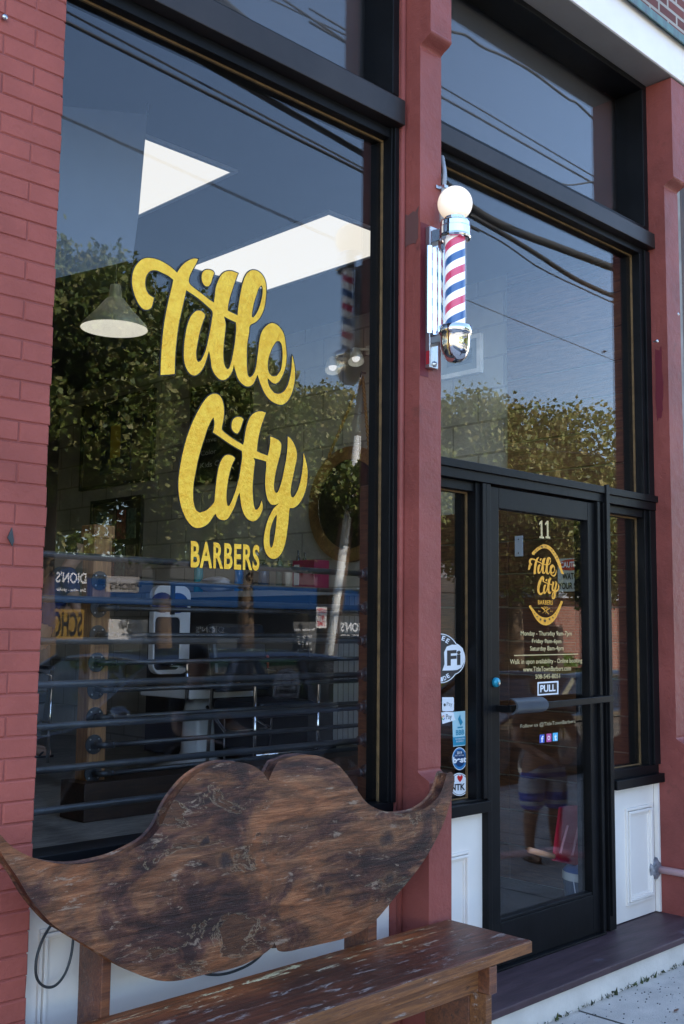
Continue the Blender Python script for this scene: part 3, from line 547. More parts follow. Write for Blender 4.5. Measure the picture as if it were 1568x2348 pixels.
for c in ((748, 1785), (805, 1787)):
    o_ = [(c[0]+25*math.cos(t), c[1]+38*math.sin(t)) for t in np.linspace(0, 2*PI, 25)]; i_ = [(c[0]+15*math.cos(t), c[1]+24*math.sin(t)) for t in np.linspace(0, 2*PI, 25)]; ringpts(o_, i_, logo)
lob.build('badge_outline', black_vinyl, door); logo.build('badge', logo_gold, door, label='gold oval shop badge')
mb = MB()
for x in (1235.5, 1249.5):
    g = [(x+3.6, 1194), (x+7.6, 1193.2), (x+8.2, 1229.6), (x+11.6, 1230.2), (x+11.8, 1234.6), (x+1., 1233.4), (x+1., 1229), (x+4.2, 1229.3), (x+3.8, 1201), (x, 1203.5), (x, 1199.6)]
    v = [DP(a, b, .0012) for a, b in g]; from mathutils.geometry import tessellate_polygon as TP; mb.add(v, [tuple(t) for t in TP([v])])
mb.build('door_number', pale_gold, door, label='pale gold number 11'); mb = MB()
dtext(mb, 'Monday - Thursday 9am-7pm', [(1193.5, 1446), (1310.5, 1446.5), (1310.5, 1460), (1193.5, 1460)], off=.012)
dtext(mb, 'Friday 9am-6pm', [(1219.5, 1464), (1286.8, 1464.5), (1286.8, 1477.5), (1219.5, 1477)], off=.012)
dtext(mb, 'Saturday 8am-4pm', [(1215, 1481), (1292, 1480), (1292, 1494), (1215, 1494.5)], off=.012)
mb.build('opening_hours', pale_gold, door, label='pale gold opening hours'); mb = MB()
mb.quad(*[DP(a, b, .0012) for a, b in ((1178.5, 1501.3), (1325.5, 1498), (1325.5, 1500.2), (1178.5, 1503.5))])
mb.build('divider_line', pale_gold, door); mb = MB()
dtext(mb, 'Walk in upon availability - Online booking', [(1169, 1511), (1334.5, 1508.5), (1334.5, 1521.5), (1169, 1526)], off=.012)
dtext(mb, 'www.TitleTownBarbers.com', [(1199, 1528.5), (1308.5, 1526), (1308.5, 1537), (1199, 1540)], off=.012)
dtext(mb, '508-545-8051', [(1227, 1545.5), (1283.5, 1543.8), (1283.5, 1554.5), (1227, 1556)], off=.012)
mb.build('contact_lines', pale_gold, door, label='pale gold booking, website and telephone lines'); mb = MB()
dtext(mb, 'Follow us @TitleTownBarbers', [(1193, 1660), (1319, 1648), (1319, 1659), (1193, 1671)], off=.006)
mb.build('follow_line', mat('dull_gold', (.42, .34, .2), .6, var=.1, vscale=60), door, label='duller serif line inviting to follow the shop')
mb = MB(); mb.quad(*[DP(a, b, .0) for a, b in ((1232, 1563.5), (1280, 1560.5), (1280, 1591), (1232, 1594.5))]); mb.build('sign_border', white_vinyl, door)
mb = MB(); mb.quad(*[DP(a, b, .0012) for a, b in ((1235.3, 1567), (1277, 1564.2), (1277, 1587.8), (1235.3, 1591))]); mb.build('sign_panel', black_vinyl, door)
mb = MB(); dtext(mb, 'PULL', [(1238.5, 1570.5), (1273.5, 1568), (1273.5, 1584), (1238.5, 1587)], off=.03, d=.0024); mb.build('sign_text', white_vinyl, door, label='white word PULL on a black plate')
def icon(x, y, w, h, col, name, txt, tcol, off=.02, d=0., tq=None):
    mb = MB(); mb.quad(*[DP(a, b, d) for a, b in ((x, y), (x+w, y-1), (x+w, y+h-1), (x, y+h))]); mb.build(name, flat(name+'_c', col, .4), door)
    mb = MB(); dtext(mb, txt, tq or [(x+w*.3, y+h*.15), (x+w*.8, y+h*.12), (x+w*.8, y+h*.9), (x+w*.3, y+h*.92)], off=off, d=d+.0012); mb.build(name+'_mark', flat(name+'_m', tcol, .4), door)
icon(1237, 1684, 11, 19, (.03, .1, .5), 'blue_icon', 'f', (.9, .92, 1), .03)
icon(1252.5, 1682, 11.5, 19, (.55, .08, .3), 'pink_icon', 'O', (.95, .9, .95), .02, tq=[(1255, 1686.5), (1261, 1686), (1261, 1696), (1255, 1696.5)])
icon(1267, 1680, 11.5, 19, (.1, .5, .8), 'sky_icon', 't', (.9, .97, 1), .05)
# stickers on the left sidelight
ya = GY-.0045
def SP(px, py, d=0.): return PY(px, py, ya-d)
def spoly(pts, d, name, m, parent=sl1, lab=None):
    mb = MB(); v = [SP(a, b, d) for a, b in pts]; c = sum(v, Vector())/len(v); n = len(v); mb.add([c]+v, [(0, 1+i, 1+(i+1) % n) for i in range(n)]); return mb.build(name, m, parent, label=lab)
def oval(cx_, cy_, rx, ry, n=44): return [(cx_+rx*math.cos(2*PI*k/n), cy_+ry*math.sin(2*PI*k/n)) for k in range(n)]
charcoal = flat('charcoal', (.05, .045, .045), .4)
wf = spoly(oval(1010, 1509, 45, 57), .0, 'sticker', white_vinyl, lab='round free wifi sticker'); spoly(oval(1037, 1510, 29.5, 37), .0004, 'sticker_edge', white_vinyl)
spoly(oval(1010, 1509, 43, 55), .0012, 'sticker_face', charcoal); spoly(oval(1037, 1510, 27.5, 35), .0016, 'sticker_face', charcoal)
spoly(oval(1039, 1507, 24, 29)+[(1034, 1536), (1012, 1538), (1018, 1520)], .0026, 'sticker_bubble', white_vinyl) if False else None
spoly([(1014, 1537), (1019, 1522), (1018, 1495), (1024, 1482), (1036, 1477.5), (1052, 1478), (1061, 1486), (1064.5, 1500), (1064, 1517), (1058, 1530), (1048, 1535.5), (1035, 1536.5)], .0026, 'sticker_bubble', white_vinyl)
mb = MB(); quad_text(mb, 'Fi', *[SP(a, b, .0036) for a, b in ((1025, 1491), (1056, 1489), (1056, 1524), (1025, 1526))], off=.035); mb.build('sticker_text', charcoal, sl1)
mb = MB()
for k, ch in enumerate('FREE'):
    cx_ = [998, 1007, 1016.5, 1026][k]; cy_ = [1461, 1460, 1463, 1469][k]; a = [-.1, .1, .3, .5][k]; q = [rot2(p, a) for p in ((-3.6, -5.5), (3.6, -5.5), (3.6, 5.5), (-3.6, 5.5))]; quad_text(mb, ch, *[SP(cx_+u, cy_+v, .0036) for u, v in q], off=.03)
for k, ch in enumerate('INSIDE'):
    cx_ = [988, 996, 1004, 1012, 1019.5, 1027][k]; cy_ = [1556, 1558, 1558.5, 1557, 1554, 1549][k]; a = [.2, .1, 0, -.2, -.35, -.5][k]; q = [rot2(p, a) for p in ((-3.4, -5), (3.4, -5), (3.4, 5), (-3.4, 5))]; quad_text(mb, ch, *[SP(cx_+u, cy_+v, .0036) for u, v in q], off=.03)
mb.build('sticker_text', white_vinyl, sl1)
spoly([(1013.5, 1598), (1039, 1598), (1040.5, 1601), (1040.5, 1626), (1038.5, 1630), (1014.5, 1630), (1013.5, 1627)], 0, 'sticker', white_vinyl, lab='white phone payment sticker with a grey apple')
mb = MB(); quad_text(mb, 'Pay', *[SP(a, b, .0012) for a, b in ((1024, 1609), (1037, 1608.5), (1037, 1621), (1024, 1621.5))]); mb.build('sticker_text', flat('grey_ink', (.25, .27, .3)), sl1)
spoly(oval(1019.5, 1615.5, 2.5, 3.4, 20)+[], .0012, 'sticker_mark', charcoal)
spoly([(1011.5, 1633), (1022, 1631), (1034, 1632), (1040, 1633), (1042, 1645), (1044.5, 1650), (1035, 1653), (1022, 1657), (1014, 1659)], 0, 'sticker', white_vinyl, lab='peeling white payment sticker with a coloured G')
mb = MB(); quad_text(mb, 'Pay', *[SP(a, b, .0012) for a, b in ((1022.5, 1637), (1035.5, 1636.5), (1035.5, 1651), (1022.5, 1652))]); mb.build('sticker_text', charcoal, sl1)
for k, c in enumerate(((.7, .08, .05), (.8, .5, .02), (.05, .4, .1), (.05, .2, .75))):
    mb = MB(); a0 = [PI*.25, PI*.75, PI*1.1, PI*1.5][k]; vs = []
    for t in np.linspace(a0, a0+PI*(.5 if k != 1 else .35), 8):
        for r in (1, .6): vs.append(SP(1016.5+3.6*r*math.cos(t), 1645-5.2*r*math.sin(t), .0012))
    mb.add(vs, [(2*i, 2*i+1, 2*i+3, 2*i+2) for i in range(7)]); mb.build('sticker_mark', flat('g_ink%d' % k, c), sl1)
spoly([(1036.5, 1632), (1070, 1629), (1071, 1708), (1038.5, 1711.5)], -.0006, 'sticker', flat('pale_teal', (.45, .68, .75), .4), lab='tall teal accreditation sticker with a torch')
spoly([(1038, 1690), (1070.6, 1687), (1071, 1706), (1038.8, 1709.5)], .0012, 'sticker_face', flat('teal', (.03, .27, .42), .4))
mb = MB(); quad_text(mb, 'BBB', *[SP(a, b, .0012) for a, b in ((1045, 1673.5), (1064, 1671.5), (1064, 1683.5), (1045, 1685.5))], off=.02)
quad_text(mb, 'I', *[SP(a, b, .0012) for a, b in ((1049, 1666), (1061, 1665), (1061, 1668), (1049, 1669.5))]); mb.add([SP(a, b, .0012) for a, b in ((1055, 1637), (1050, 1648), (1056, 1664), (1061, 1655), (1056, 1646))], [(0, 1, 2, 3, 4)]); mb.build('sticker_text', flat('teal2', (.03, .27, .42), .4), sl1)
mb = MB(); quad_text(mb, 'ACCREDITED', *[SP(a, b, .0024) for a, b in ((1043.5, 1692.5), (1065.5, 1690.5), (1065.5, 1694), (1043.5, 1696))]); quad_text(mb, 'BUSINESS', *[SP(a, b, .0024) for a, b in ((1046, 1698), (1062.5, 1696.3), (1062.5, 1699.8), (1046, 1701.5))]); mb.build('sticker_text', white_vinyl, sl1)
spoly(oval(1053.5, 1739, 17, 26), 0, 'sticker', white_vinyl, lab='round blue award sticker reading 2019 best')
spoly(oval(1053.5, 1739, 15.7, 24.3), .0012, 'sticker_face', flat('award_blue', (.04, .22, .5), .4)); spoly(oval(1053.5, 1738, 12.6, 19.5), .0024, 'sticker_face', flat('award_navy', (.015, .05, .14), .4))
mb = MB(); quad_text(mb, '2019', *[SP(a, b, .0036) for a, b in ((1047.5, 1722.5), (1059, 1722), (1059, 1728), (1047.5, 1728.5))], off=.02); quad_text(mb, 'best', *[SP(a, b, .0036) for a, b in ((1038.5, 1735), (1069, 1733), (1069, 1747), (1038.5, 1750))], off=.045); quad_text(mb, 'BEST OF THE', *[SP(a, b, .0036) for a, b in ((1043.5, 1730.5), (1063.5, 1729.5), (1063.5, 1732.5), (1043.5, 1733.5))]); mb.build('sticker_text', white_vinyl, sl1)
spoly(oval(1053, 1798, 22.5, 26.5), 0, 'sticker', white_vinyl, lab='round white sticker reading I love NTK'); spoly(oval(1053, 1798, 20.6, 24.3), .0012, 'sticker_face', black_vinyl); spoly(oval(1053, 1798, 19.6, 23.2), .0024, 'sticker_face', white_vinyl)
mb = MB(); quad_text(mb, 'I', *[SP(a, b, .0036) for a, b in ((1039.5, 1779), (1042, 1779), (1042, 1793), (1039.5, 1793))], off=.02); quad_text(mb, 'NTK', *[SP(a, b, .0036) for a, b in ((1034, 1797.5), (1066, 1795.5), (1066, 1810.5), (1034, 1812.5))], off=.03); mb.build('sticker_text', black_vinyl, sl1)
hp = [(1054.5, 1793), (1049.5, 1786), (1048, 1781), (1049.5, 1777.5), (1052, 1777), (1054.5, 1780), (1057, 1776.5), (1059.5, 1777), (1061, 1780.5), (1059.5, 1786)]
spoly(hp, .0036, 'sticker_heart', flat('heart_red', (.65, .02, .02), .4))
# ---------------------------------------------------------------- barber pole
bp = thing('barber_pole', 'lit barber pole with white globe and red white blue stripes on red pillar', 'barber pole', (3.27, -.23, 2.8))
PXc, PYc = 3.268, -.235; zg = PY(1043, 467, PYc).z
PXc = PY(1043, 467, PYc).x
zs = lambda py: PY(1045, py, PYc).z
mpp = (PY(1084, 467, PYc)-PY(1043, 467, PYc)).length*.72
m, nt, out = newmat('globe'); L = nt.links.new; b = N(nt, 'ShaderNodeBsdfPrincipled', ins={'Base Color': (.9, .88, .84, 1), 'Roughness': .15, 'Emission Color': (1, .78, .55, 1), 'Emission Strength': .13}); L(b.outputs[0], out.inputs[0])
MB().ell((PXc, PYc, zg), .0705, .0705, .0705, 36, 24).build('globe', m, bp, smooth=True)
mb = MB().lathe((PXc, PYc, 0), [(.03, zs(499)), (.042, zs(500)), (.043, zs(507)), (.058, zs(509)), (.061, zs(513)), (.061, zs(523)), (.063, zs(524)), (.063, zs(541)), (.065, zs(546)), (.062, zs(550)), (.052, zs(551)), (.05, zs(545)), (.03, zs(544))], 40)
mb.box(PXc-.03, PXc+.012, PYc+.03, -.125, zs(548), zs(520)); mb.build('upper_cap', chrome, bp, smooth=False, bevel=.002)
MB().lathe((PXc, PYc, 0), [(.02, zs(748)), (.06, zs(749)), (.068, zs(751)), (.068, zs(767)), (.064, zs(769)), (.061, zs(772)), (.061, zs(790)), (.056, zs(806)), (.044, zs(820)), (.026, zs(829)), (0, zs(832))], 40).build('lower_cap', chrome, bp, smooth=True)
MB().box(PXc-.03, PXc+.012, PYc+.05, -.125, zs(782), zs(765)).build('lower_arm', steel, bp, bevel=.003)
# striped roll
m, nt, out = newmat('stripes'); L = nt.links.new; b = N(nt, 'ShaderNodeBsdfPrincipled', ins={'Roughness': .3}); L(b.outputs[0], out.inputs[0])
tc = N(nt, 'ShaderNodeTexCoord'); sx_ = N(nt, 'ShaderNodeSeparateXYZ'); L(tc.outputs['Object'], sx_.inputs[0])
def MA(op, a, b_=None, c=None):
    n = N(nt, 'ShaderNodeMath', operation=op)
    for i, v in enumerate((a, b_, c)):
        if v is None: continue
        if isinstance(v, (int, float)): n.inputs[i].default_value = v
        else: L(v, n.inputs[i])
    return n.outputs[0]
dx_ = MA('SUBTRACT', sx_.outputs[0], PXc); dy_ = MA('SUBTRACT', sx_.outputs[1], PYc)
ang = MA('DIVIDE', MA('ARCTAN2', dy_, dx_), 2*PI)
per = (zs(590)-zs(660))*1.0
ph = MA('FRACT', MA('ADD', MA('SUBTRACT', MA('DIVIDE', sx_.outputs[2], per), MA('MULTIPLY', ang, 1.)), .18))
rr = ramp(nt, [(0, (.85, .85, .87)), (.25, (.5, .05, .12)), (.5, (.85, .85, .87)), (.75, (.025, .09, .26))]); rr.color_ramp.interpolation = 'CONSTANT'; L(ph, rr.inputs[0]); L(rr.outputs[0], b.inputs['Base Color']); L(rr.outputs[0], b.inputs['Emission Color']); b.inputs['Emission Strength'].default_value = .1
MB().lathe((PXc, PYc, 0), [(.040, zs(754)), (.040, zs(543))], 48).build('striped_roll', m, bp, smooth=True)
MB().lathe((PXc, PYc, 0), [(.0455, zs(752)), (.0455, zs(545))], 48).build('glass_tube', glassmat('tube_glass', 1.35), bp, smooth=True)
bx = 3.233
MB().box(bx, bx+.052, -.132, -.1055, zs(836)+.0, zs(508)).build('mounting_bracket', steel, bp, bevel=.003)
mb = MB(); pts = []; nfl = 4; x0_, x1_ = 3.196, 3.335
for k in range(nfl*8+1):
    t = k/(nfl*8); pts.append((x0_+(x1_-x0_)*t, -.15-.012*abs(math.sin(PI*t*nfl)), 0))
back = [(x, y+.003, 0) for x, y, _ in reversed(pts)]
MB().prism([(x, y, zs(762)) for x, y, _ in pts+back], (0, 0, zs(561)-zs(762))).build('fluted_reflector', chrome, bp)
for z in (zs(519), zs(826)): MB().lathe((bx+.028, -.132, z), [(0, -.012), (.006, -.011), (.007, -.004), (.012, -.003), (.012, 0)], 12, (0, 1, 0)).build('bolt', steel, bp, smooth=True)
MB().box(bx-.0025, bx-.0005, -.13, -.112, zs(828), zs(797)).build('maker_plate', flat('plate_red', (.35, .02, .03), .4), bp)
cd = thing('conduit', 'grey flexible conduit rising behind the barber pole globe', 'conduit', (3.34, -.15, 3.6))
pts = [PY(a, b, y) for a, b, y in ((1013, 365, .0), (1017, 380, -.06), (1019.5, 400, -.11), (1018, 425, -.125), (1015, 445, -.125), (1013, 470, -.125), (1012, 505, -.125))]
pts = [Vector(p) for p in catmull([tuple(p) for p in pts], 8, 180)[:49]]
MB().tube(pts, [.0085 if i % 2 else .0095 for i in range(len(pts))], 12).build('hose', mat('grey_hose', (.35, .37, .4), .5), cd, smooth=True)
q = PY(1015, 431, -.12)
MB().box(q.x-.03, q.x+.012, -.112, -.108, q.z-.006, q.z+.008).box(q.x-.012, q.x+.012, -.14, -.112, q.z-.006, q.z+.008).build('strap', steel, cd, bevel=.001)
# paint patches on the pillar behind the bracket (older darker red)
patch = flat('old_red', (.14, .012, .022), .6); grey_patch = flat('grey_primer', (.13, .055, .05), .6)
MB().box(3.2035, bx+.02, -.1065, -.104, zs(855), zs(500)).build('paint_patch', patch, pilA)
def blob(c, w, h, axis, pos, seed, m, parent, d=.0015):
    rn = np.random.default_rng(seed); pts = []
    for k in range(26):
        a = 2*PI*k/26; r = 1+rn.normal(0, .1); u = c[0]+w*r*math.copysign(abs(math.cos(a))**.5, math.cos(a)); v = c[1]+h*r*math.copysign(abs(math.sin(a))**.7, math.sin(a))
        pts.append((pos, u, v) if axis == 'x' else (u, pos, v))
    MB().prism(pts, (-d, 0, 0) if axis == 'x' else (0, -d, 0)).build('paint_patch', m, parent)
blob((-.055, PX(935, 525, 3.2).z), .045, .07, 'x', 3.1995, 3, grey_patch, pilA)
qp = PX(1511, 880, 5.222); blob((qp.y, qp.z), .022, .2, 'x', 5.2215, 5, patch, pilB)
qb = PY(25, 1233, -.078)
MB().prism([(qb.x-.012, -.079, qb.z), (qb.x, -.079, qb.z+.03), (qb.x+.008, -.079, qb.z-.008), (qb.x+.004, -.079, qb.z-.024)], (0, -.004, 0)).build('anchor_plate', pipe_black, shop)
# ---------------------------------------------------------------- moustache bench
bench = thing('moustache_bench', 'weathered wooden bench with a backrest cut like a moustache', 'bench', (2.4, -.35, .15))
def c1(p): return (p[0]*.5117+5, 1661.9+p[1]*.5117)
def c2(p): return (630.4+p[0]*.402+1, 1661.9+p[1]*.402)
topL = [(-12, 500), (15, 532), (50, 562), (100, 590), (160, 612), (230, 628), (320, 635), (420, 622), (520, 595), (600, 558), (660, 522), (700, 480), (725, 440), (752, 380), (792, 315), (850, 248), (920, 198), (990, 174), (1060, 174), (1120, 190), (1168, 225), (1192, 268)]
topR = [(14, 225), (50, 208), (110, 186), (180, 180), (250, 188), (310, 212), (365, 248), (410, 300), (450, 358), (490, 420), (530, 462), (600, 495), (690, 513), (780, 508), (850, 485), (910, 440), (950, 385), (972, 320), (984, 282), (1003, 276), (1014, 300), (1008, 370), (988, 450), (960, 540), (920, 630), (860, 740), (790, 840), (690, 960), (600, 1070), (540, 1130), (470, 1175), (380, 1210), (260, 1238), (150, 1262), (70, 1280), (20, 1276)]
botL = [(1232, 985), (1222, 962), (1216, 948), (1213, 965), (1208, 985), (1150, 1030), (1050, 1075), (900, 1110), (820, 1130), (750, 1138), (680, 1130), (600, 1102), (520, 1062), (440, 1012), (370, 970), (300, 928), (240, 890), (190, 840), (130, 765), (80, 680), (40, 622), (10, 575), (-14, 530)]
BYF = -.245
outl = [PY(*c1(p), BYF) for p in topL]+[PY(*c2(p), BYF) for p in topR]+[PY(*c1(p), BYF) for p in botL]
ol = [Vector(p) for p in catmull([tuple(p) for p in outl], 4, 60)]
def slab(ol, th, inset=.006):
    n = len(ol); cen = sum(ol, Vector())/n; rings = []
    def off(d):
        r = []
        for i, p in enumerate(ol):
            t = (ol[(i+1) % n]-ol[i-1]); nn_ = Vector((t.z, 0, -t.x)).normalized(); r.append(p-nn_*d)
        return r
    sgn = 1 if sum((ol[i].x*ol[(i+1) % n].z-ol[(i+1) % n].x*ol[i].z) for i in range(n)) < 0 else -1
    from mathutils.geometry import tessellate_polygon
    a, b_ = ol, off(-inset*sgn*-1)
    L0 = [Vector((p.x, p.y+.0, p.z)) for p in b_]; L1 = [Vector((p.x, p.y+inset, p.z)) for p in a]; L2 = [Vector((p.x, p.y+th-inset, p.z)) for p in a]; L3 = [Vector((p.x, p.y+th, p.z)) for p in b_]
    t = tessellate_polygon([L0]); vs = L0+L1+L2+L3; fs = [tuple(x) for x in t]+[tuple(i+3*n for i in reversed(x)) for x in t]
    for q in range(3): fs += [(q*n+i, q*n+(i+1) % n, (q+1)*n+(i+1) % n, (q+1)*n+i) for i in range(n)]
    return MB().add(vs, fs)
slab(ol, .052).build('backrest', bench_back_wood, bench, label='weathered moustache shaped backrest with flaking varnish')
SZ = .63; sy0, sy1 = -.575, -.196; sx1_ = PZ(1223, 2156, SZ).x
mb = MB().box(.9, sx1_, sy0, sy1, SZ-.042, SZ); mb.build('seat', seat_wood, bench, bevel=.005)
# the seat's worn front and back lips
mb = MB().box(.9, sx1_-.001, sy0-.004, sy0-.0005, SZ-.041, SZ-.003); mb.build('seat_edge', bench_edge, bench, bevel=.002)
mb = MB().box(1.0, sx1_-.17, sy0+.05, sy0+.085, SZ-.135, SZ-.044).box(1.0, sx1_-.17, sy1-.085, sy1-.05, SZ-.135, SZ-.044); mb.build('apron', bench_edge, bench, bevel=.003)
for x in (1.25, sx1_-.22):
    MB().box(x-.02, x+.02, sy0+.09, sy1-.09, ZG+.001, SZ-.136).box(x-.02, x+.02, sy0+.0, sy1, SZ-.136, SZ-.044).build('leg', bench_wood, bench, bevel=.003)
    MB().box(x-.016, x+.016, sy0+.02, sy0+.09, ZG+.0015, SZ-.138).build('leg_cleat', bench_edge, bench, bevel=.002)
for a, b in ((236, 258), (846, 866)):
    xa_, xb_ = PY(a, 2200, sy1).x, PY(b, 2200, sy1).x
    MB().box(xa_, xb_, -.192, -.07, ZG+.001, .93).build('backrest_post', bench_wood, bench, bevel=.003)
# cables looped below the window
def ctube(name, lab, pts, r, m, n=6):
    pts = [Vector(p) for p in catmull([tuple(p) for p in pts], n, 180)[:n*(len(pts)-1)+1]]
    return tag(MB().tube(pts, r, 8).build(name, m, smooth=True), lab, 'cable')
cab = flat('cable_rubber', (.03, .032, .035), .45)
ctube('cable', 'thin dark cable hanging in a loop beside the brick pier', [PY(a, b, y) for a, b, y in ((128, 2112, -.02), (105, 2140, -.03), (88, 2180, -.035), (82, 2215, -.04), (86, 2245, -.04), (105, 2262, -.04), (128, 2258, -.04), (150, 2230, -.035), (163, 2190, -.03), (168, 2150, -.02), (168, 2120, -.01))], .004, cab)
ctube('cable', 'dark cable sagging below the middle of the moustache backrest', [PY(a, b, y) for a, b, y in ((470, 2228, -.06), (500, 2234, -.07), (540, 2225, -.07), (580, 2205, -.07), (610, 2175, -.06), (625, 2150, -.05))], .0045, cab)
# pink handrail stub
hr = thing('handrail', 'pink painted pipe handrail fixed to the white panel by a round flange', 'handrail', (5.18, -.1, .6))
q = PY(1507, 1991, .0)
MB().lathe((q.x, .016, q.z), [(.0, 0), (.056, -.0), (.054, -.012), (.035, -.022), (.026, -.024), (.0, -.025)], 28, (0, 1, 0)).build('flange', mat('flange_grey', (.3, .3, .33), .5, metal=.4, var=.3, vscale=30), hr, smooth=True)
MB().tube([(q.x+.012, -.004, q.z-.004), (q.x+.012, -.6, q.z-.004), (q.x+.012, -1.0, q.z-.1)], .0185, 20).build('rail', mat('pink_paint', (.72, .45, .46), .4, var=.04), hr, smooth=True)
# ================================================================ interior
FZ = .74; ZC = 3.9; XW = 5.25
room = flat('room_plaster', (.42, .41, .38), .8)
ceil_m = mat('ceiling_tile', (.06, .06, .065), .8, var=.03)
cmu = brickmat('painted_block', (.36, .34, .29), (.34, .32, .27), (.22, .2, .17), .4, .2, .008, 'yz', .35, .6)
floor_m = woodmat('floor_planks', (.42, .41, .38), (.2, .2, .19), (.05, .05, .05), (1.2, 9, 9), .35, bump=.25, stain=.4)
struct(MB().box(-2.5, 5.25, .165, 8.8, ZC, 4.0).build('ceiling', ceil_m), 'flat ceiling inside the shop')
struct(MB().box(XW, 5.33, .125, 6.25, .2, ZC).build('wall_side', cmu), 'painted block side wall inside the shop')
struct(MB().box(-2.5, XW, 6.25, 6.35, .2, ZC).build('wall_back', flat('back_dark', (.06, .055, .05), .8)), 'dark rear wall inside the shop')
struct(MB().box(-2.6, -2.5, .125, 6.25, .2, ZC).build('wall_left', room))
struct(MB().box(-2.5, 3.5, .125, 6.25, FZ-.1, FZ).box(3.5, XW, 1.7, 6.25, FZ-.1, FZ).build('floor', floor_m), 'raised plank floor of the shop')
struct(MB().box(3.45, XW, .06, 1.7, .2, .286).build('entry_floor', mat('entry_mat', (.05, .052, .054), .9, var=.15, vscale=60, bump=.4, bscale=200)), 'low entry floor behind the door')
struct(MB().box(-1.2, 1.55, .125, .2, .2, ZC).build('wall_front', room))
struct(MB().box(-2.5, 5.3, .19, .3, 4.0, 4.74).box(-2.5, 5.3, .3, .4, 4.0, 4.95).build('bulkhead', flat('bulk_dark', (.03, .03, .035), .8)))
# timber cladding near the door, each board a strip with a shadow gap
mb = MB(); z = .29; rn = np.random.default_rng(2)
while z < ZC-.02:
    h = .19+.012*rn.random(); mb.box(XW-.02-.006*rn.random(), XW-.001, .126, .96, z+.004, min(z+h-.004, ZC-.002)); z += h
mb2 = MB(); z = .29
clad = thing('timber_cladding', 'brown rough sawn boards on the side wall just inside the door', 'wall cladding', (XW, .5, .29))
z = .29
while z < 2.3: mb.box(XW-.02-.006*rn.random(), XW-.001, .962, 1.66, z+.004, z+.19); z += .196
mb.build('boards', plank_wood, clad, bevel=.003)
half = thing('half_wall', 'low wall clad in brown boards behind the entry, with paler gaps', 'half wall', (4.4, 1.7, .286))
mb = MB(); z = .29
while z < .6: mb.box(3.5, XW-.03, 1.665-.006*rn.random(), 1.7, z+.004, z+.186); z += .19
mb.build('boards', plank_wood, half, bevel=.003); MB().box(3.5, XW-.03, 1.69, 1.699, .29, .639).build('backing', flat('gap_grey', (.1, .09, .08)), half)
MB().box(3.44, 3.5, .125, 1.72, .29, FZ-.001).build('side_panel', plank_wood, half)
# ceiling panels
panel_emit = emit('panel_light', (1., .965, .87), .172)
def ceiling_light(x, y, lab, grp='flat ceiling light panels'):
    t = thing('ceiling_light', lab, 'ceiling light', (x+.305, y+.605, ZC), grp)
    MB().box(x, x+.61, y, y+1.21, ZC-.012, ZC-.006).build('diffuser', panel_emit, t)
    MB().box(x-.025, x+.635, y-.025, y-.001, ZC-.016, ZC-.001).box(x-.025, x+.635, y+1.211, y+1.235, ZC-.016, ZC-.001).box(x-.025, x-.001, y-.001, y+1.211, ZC-.016, ZC-.001).box(x+.611, x+.635, y-.001, y+1.211, ZC-.016, ZC-.001).build('frame', mat('panel_rim', (.3, .33, .36), .5), t)
    return t
ceiling_light(3.795, 1.05, 'flat ceiling light panel showing as a long white bar above the word Title')
ceiling_light(2.49, 1.01, 'flat ceiling light panel cut to a white triangle by the hanging screen')
ceiling_light(0.9, 1.05, 'flat ceiling light panel hidden behind the brick pier')
ceiling_light(1.6, 4.2, 'flat ceiling light panel deep in the shop')
hs = thing('hanging_screen', 'pale screen hanging from the ceiling at the left of the picture window', 'screen', (1.9, .7, 3.6))
sp_ = [PY(a, b, .75) for a, b in ((120, 240), (338, 262), (318, 490), (304, 596), (118, 640))]
MB().prism(sp_, (0, .015, 0)).build('sheet', flat('screen_grey', (.09, .11, .14), .7), hs); MB().tube([sp_[1]+Vector((0, 0, 0)), Vector((sp_[1].x, .75, ZC))], .004, 6).build('cord', steel, hs)
# pendant lamp
pl = thing('pendant_lamp', 'metal cone pendant lamp with white inside hanging behind the window', 'pendant lamp', (2.6, 1.2, 3.1))
c0 = PY(262, 753, 1.2); rr_ = (PY(343, 753, 1.2)-PY(181, 753, 1.2)).length/2*.8
zz = lambda py: PY(262, py, 1.2).z
shade = mat('zinc', (.3, .29, .2), .5, metal=.25, var=.2)
MB().lathe((c0.x, 1.2, 0), [(.015, zz(652)), (.024, zz(653)), (.03, zz(681)), (.045, zz(688)), (rr_*.55, zz(712)), (rr_*.95, zz(745)), (rr_, zz(754))], 40).build('lamp_shade', shade, pl, smooth=True)
MB().lathe((c0.x, 1.2, 0), [(.02, zz(690)), (rr_*.53, zz(714)), (rr_*.93, zz(747)), (rr_*.985, zz(754))], 40).build('glowing_lining', mat('enamel', (.8, .8, .74), .4, emis=(1, .95, .8), estr=.1), pl, smooth=True)  # lining emits by itself, standing in for bulb light falling on the enamel
MB().ell((c0.x, 1.2, zz(712)), .025, .025, .03).build('bulb', emit('bulb', (1, .95, .85), .25), pl, smooth=True)
MB().tube([(c0.x, 1.2, zz(652)), (c0.x, 1.2, ZC)], .003, 6).build('cord', cab, pl)
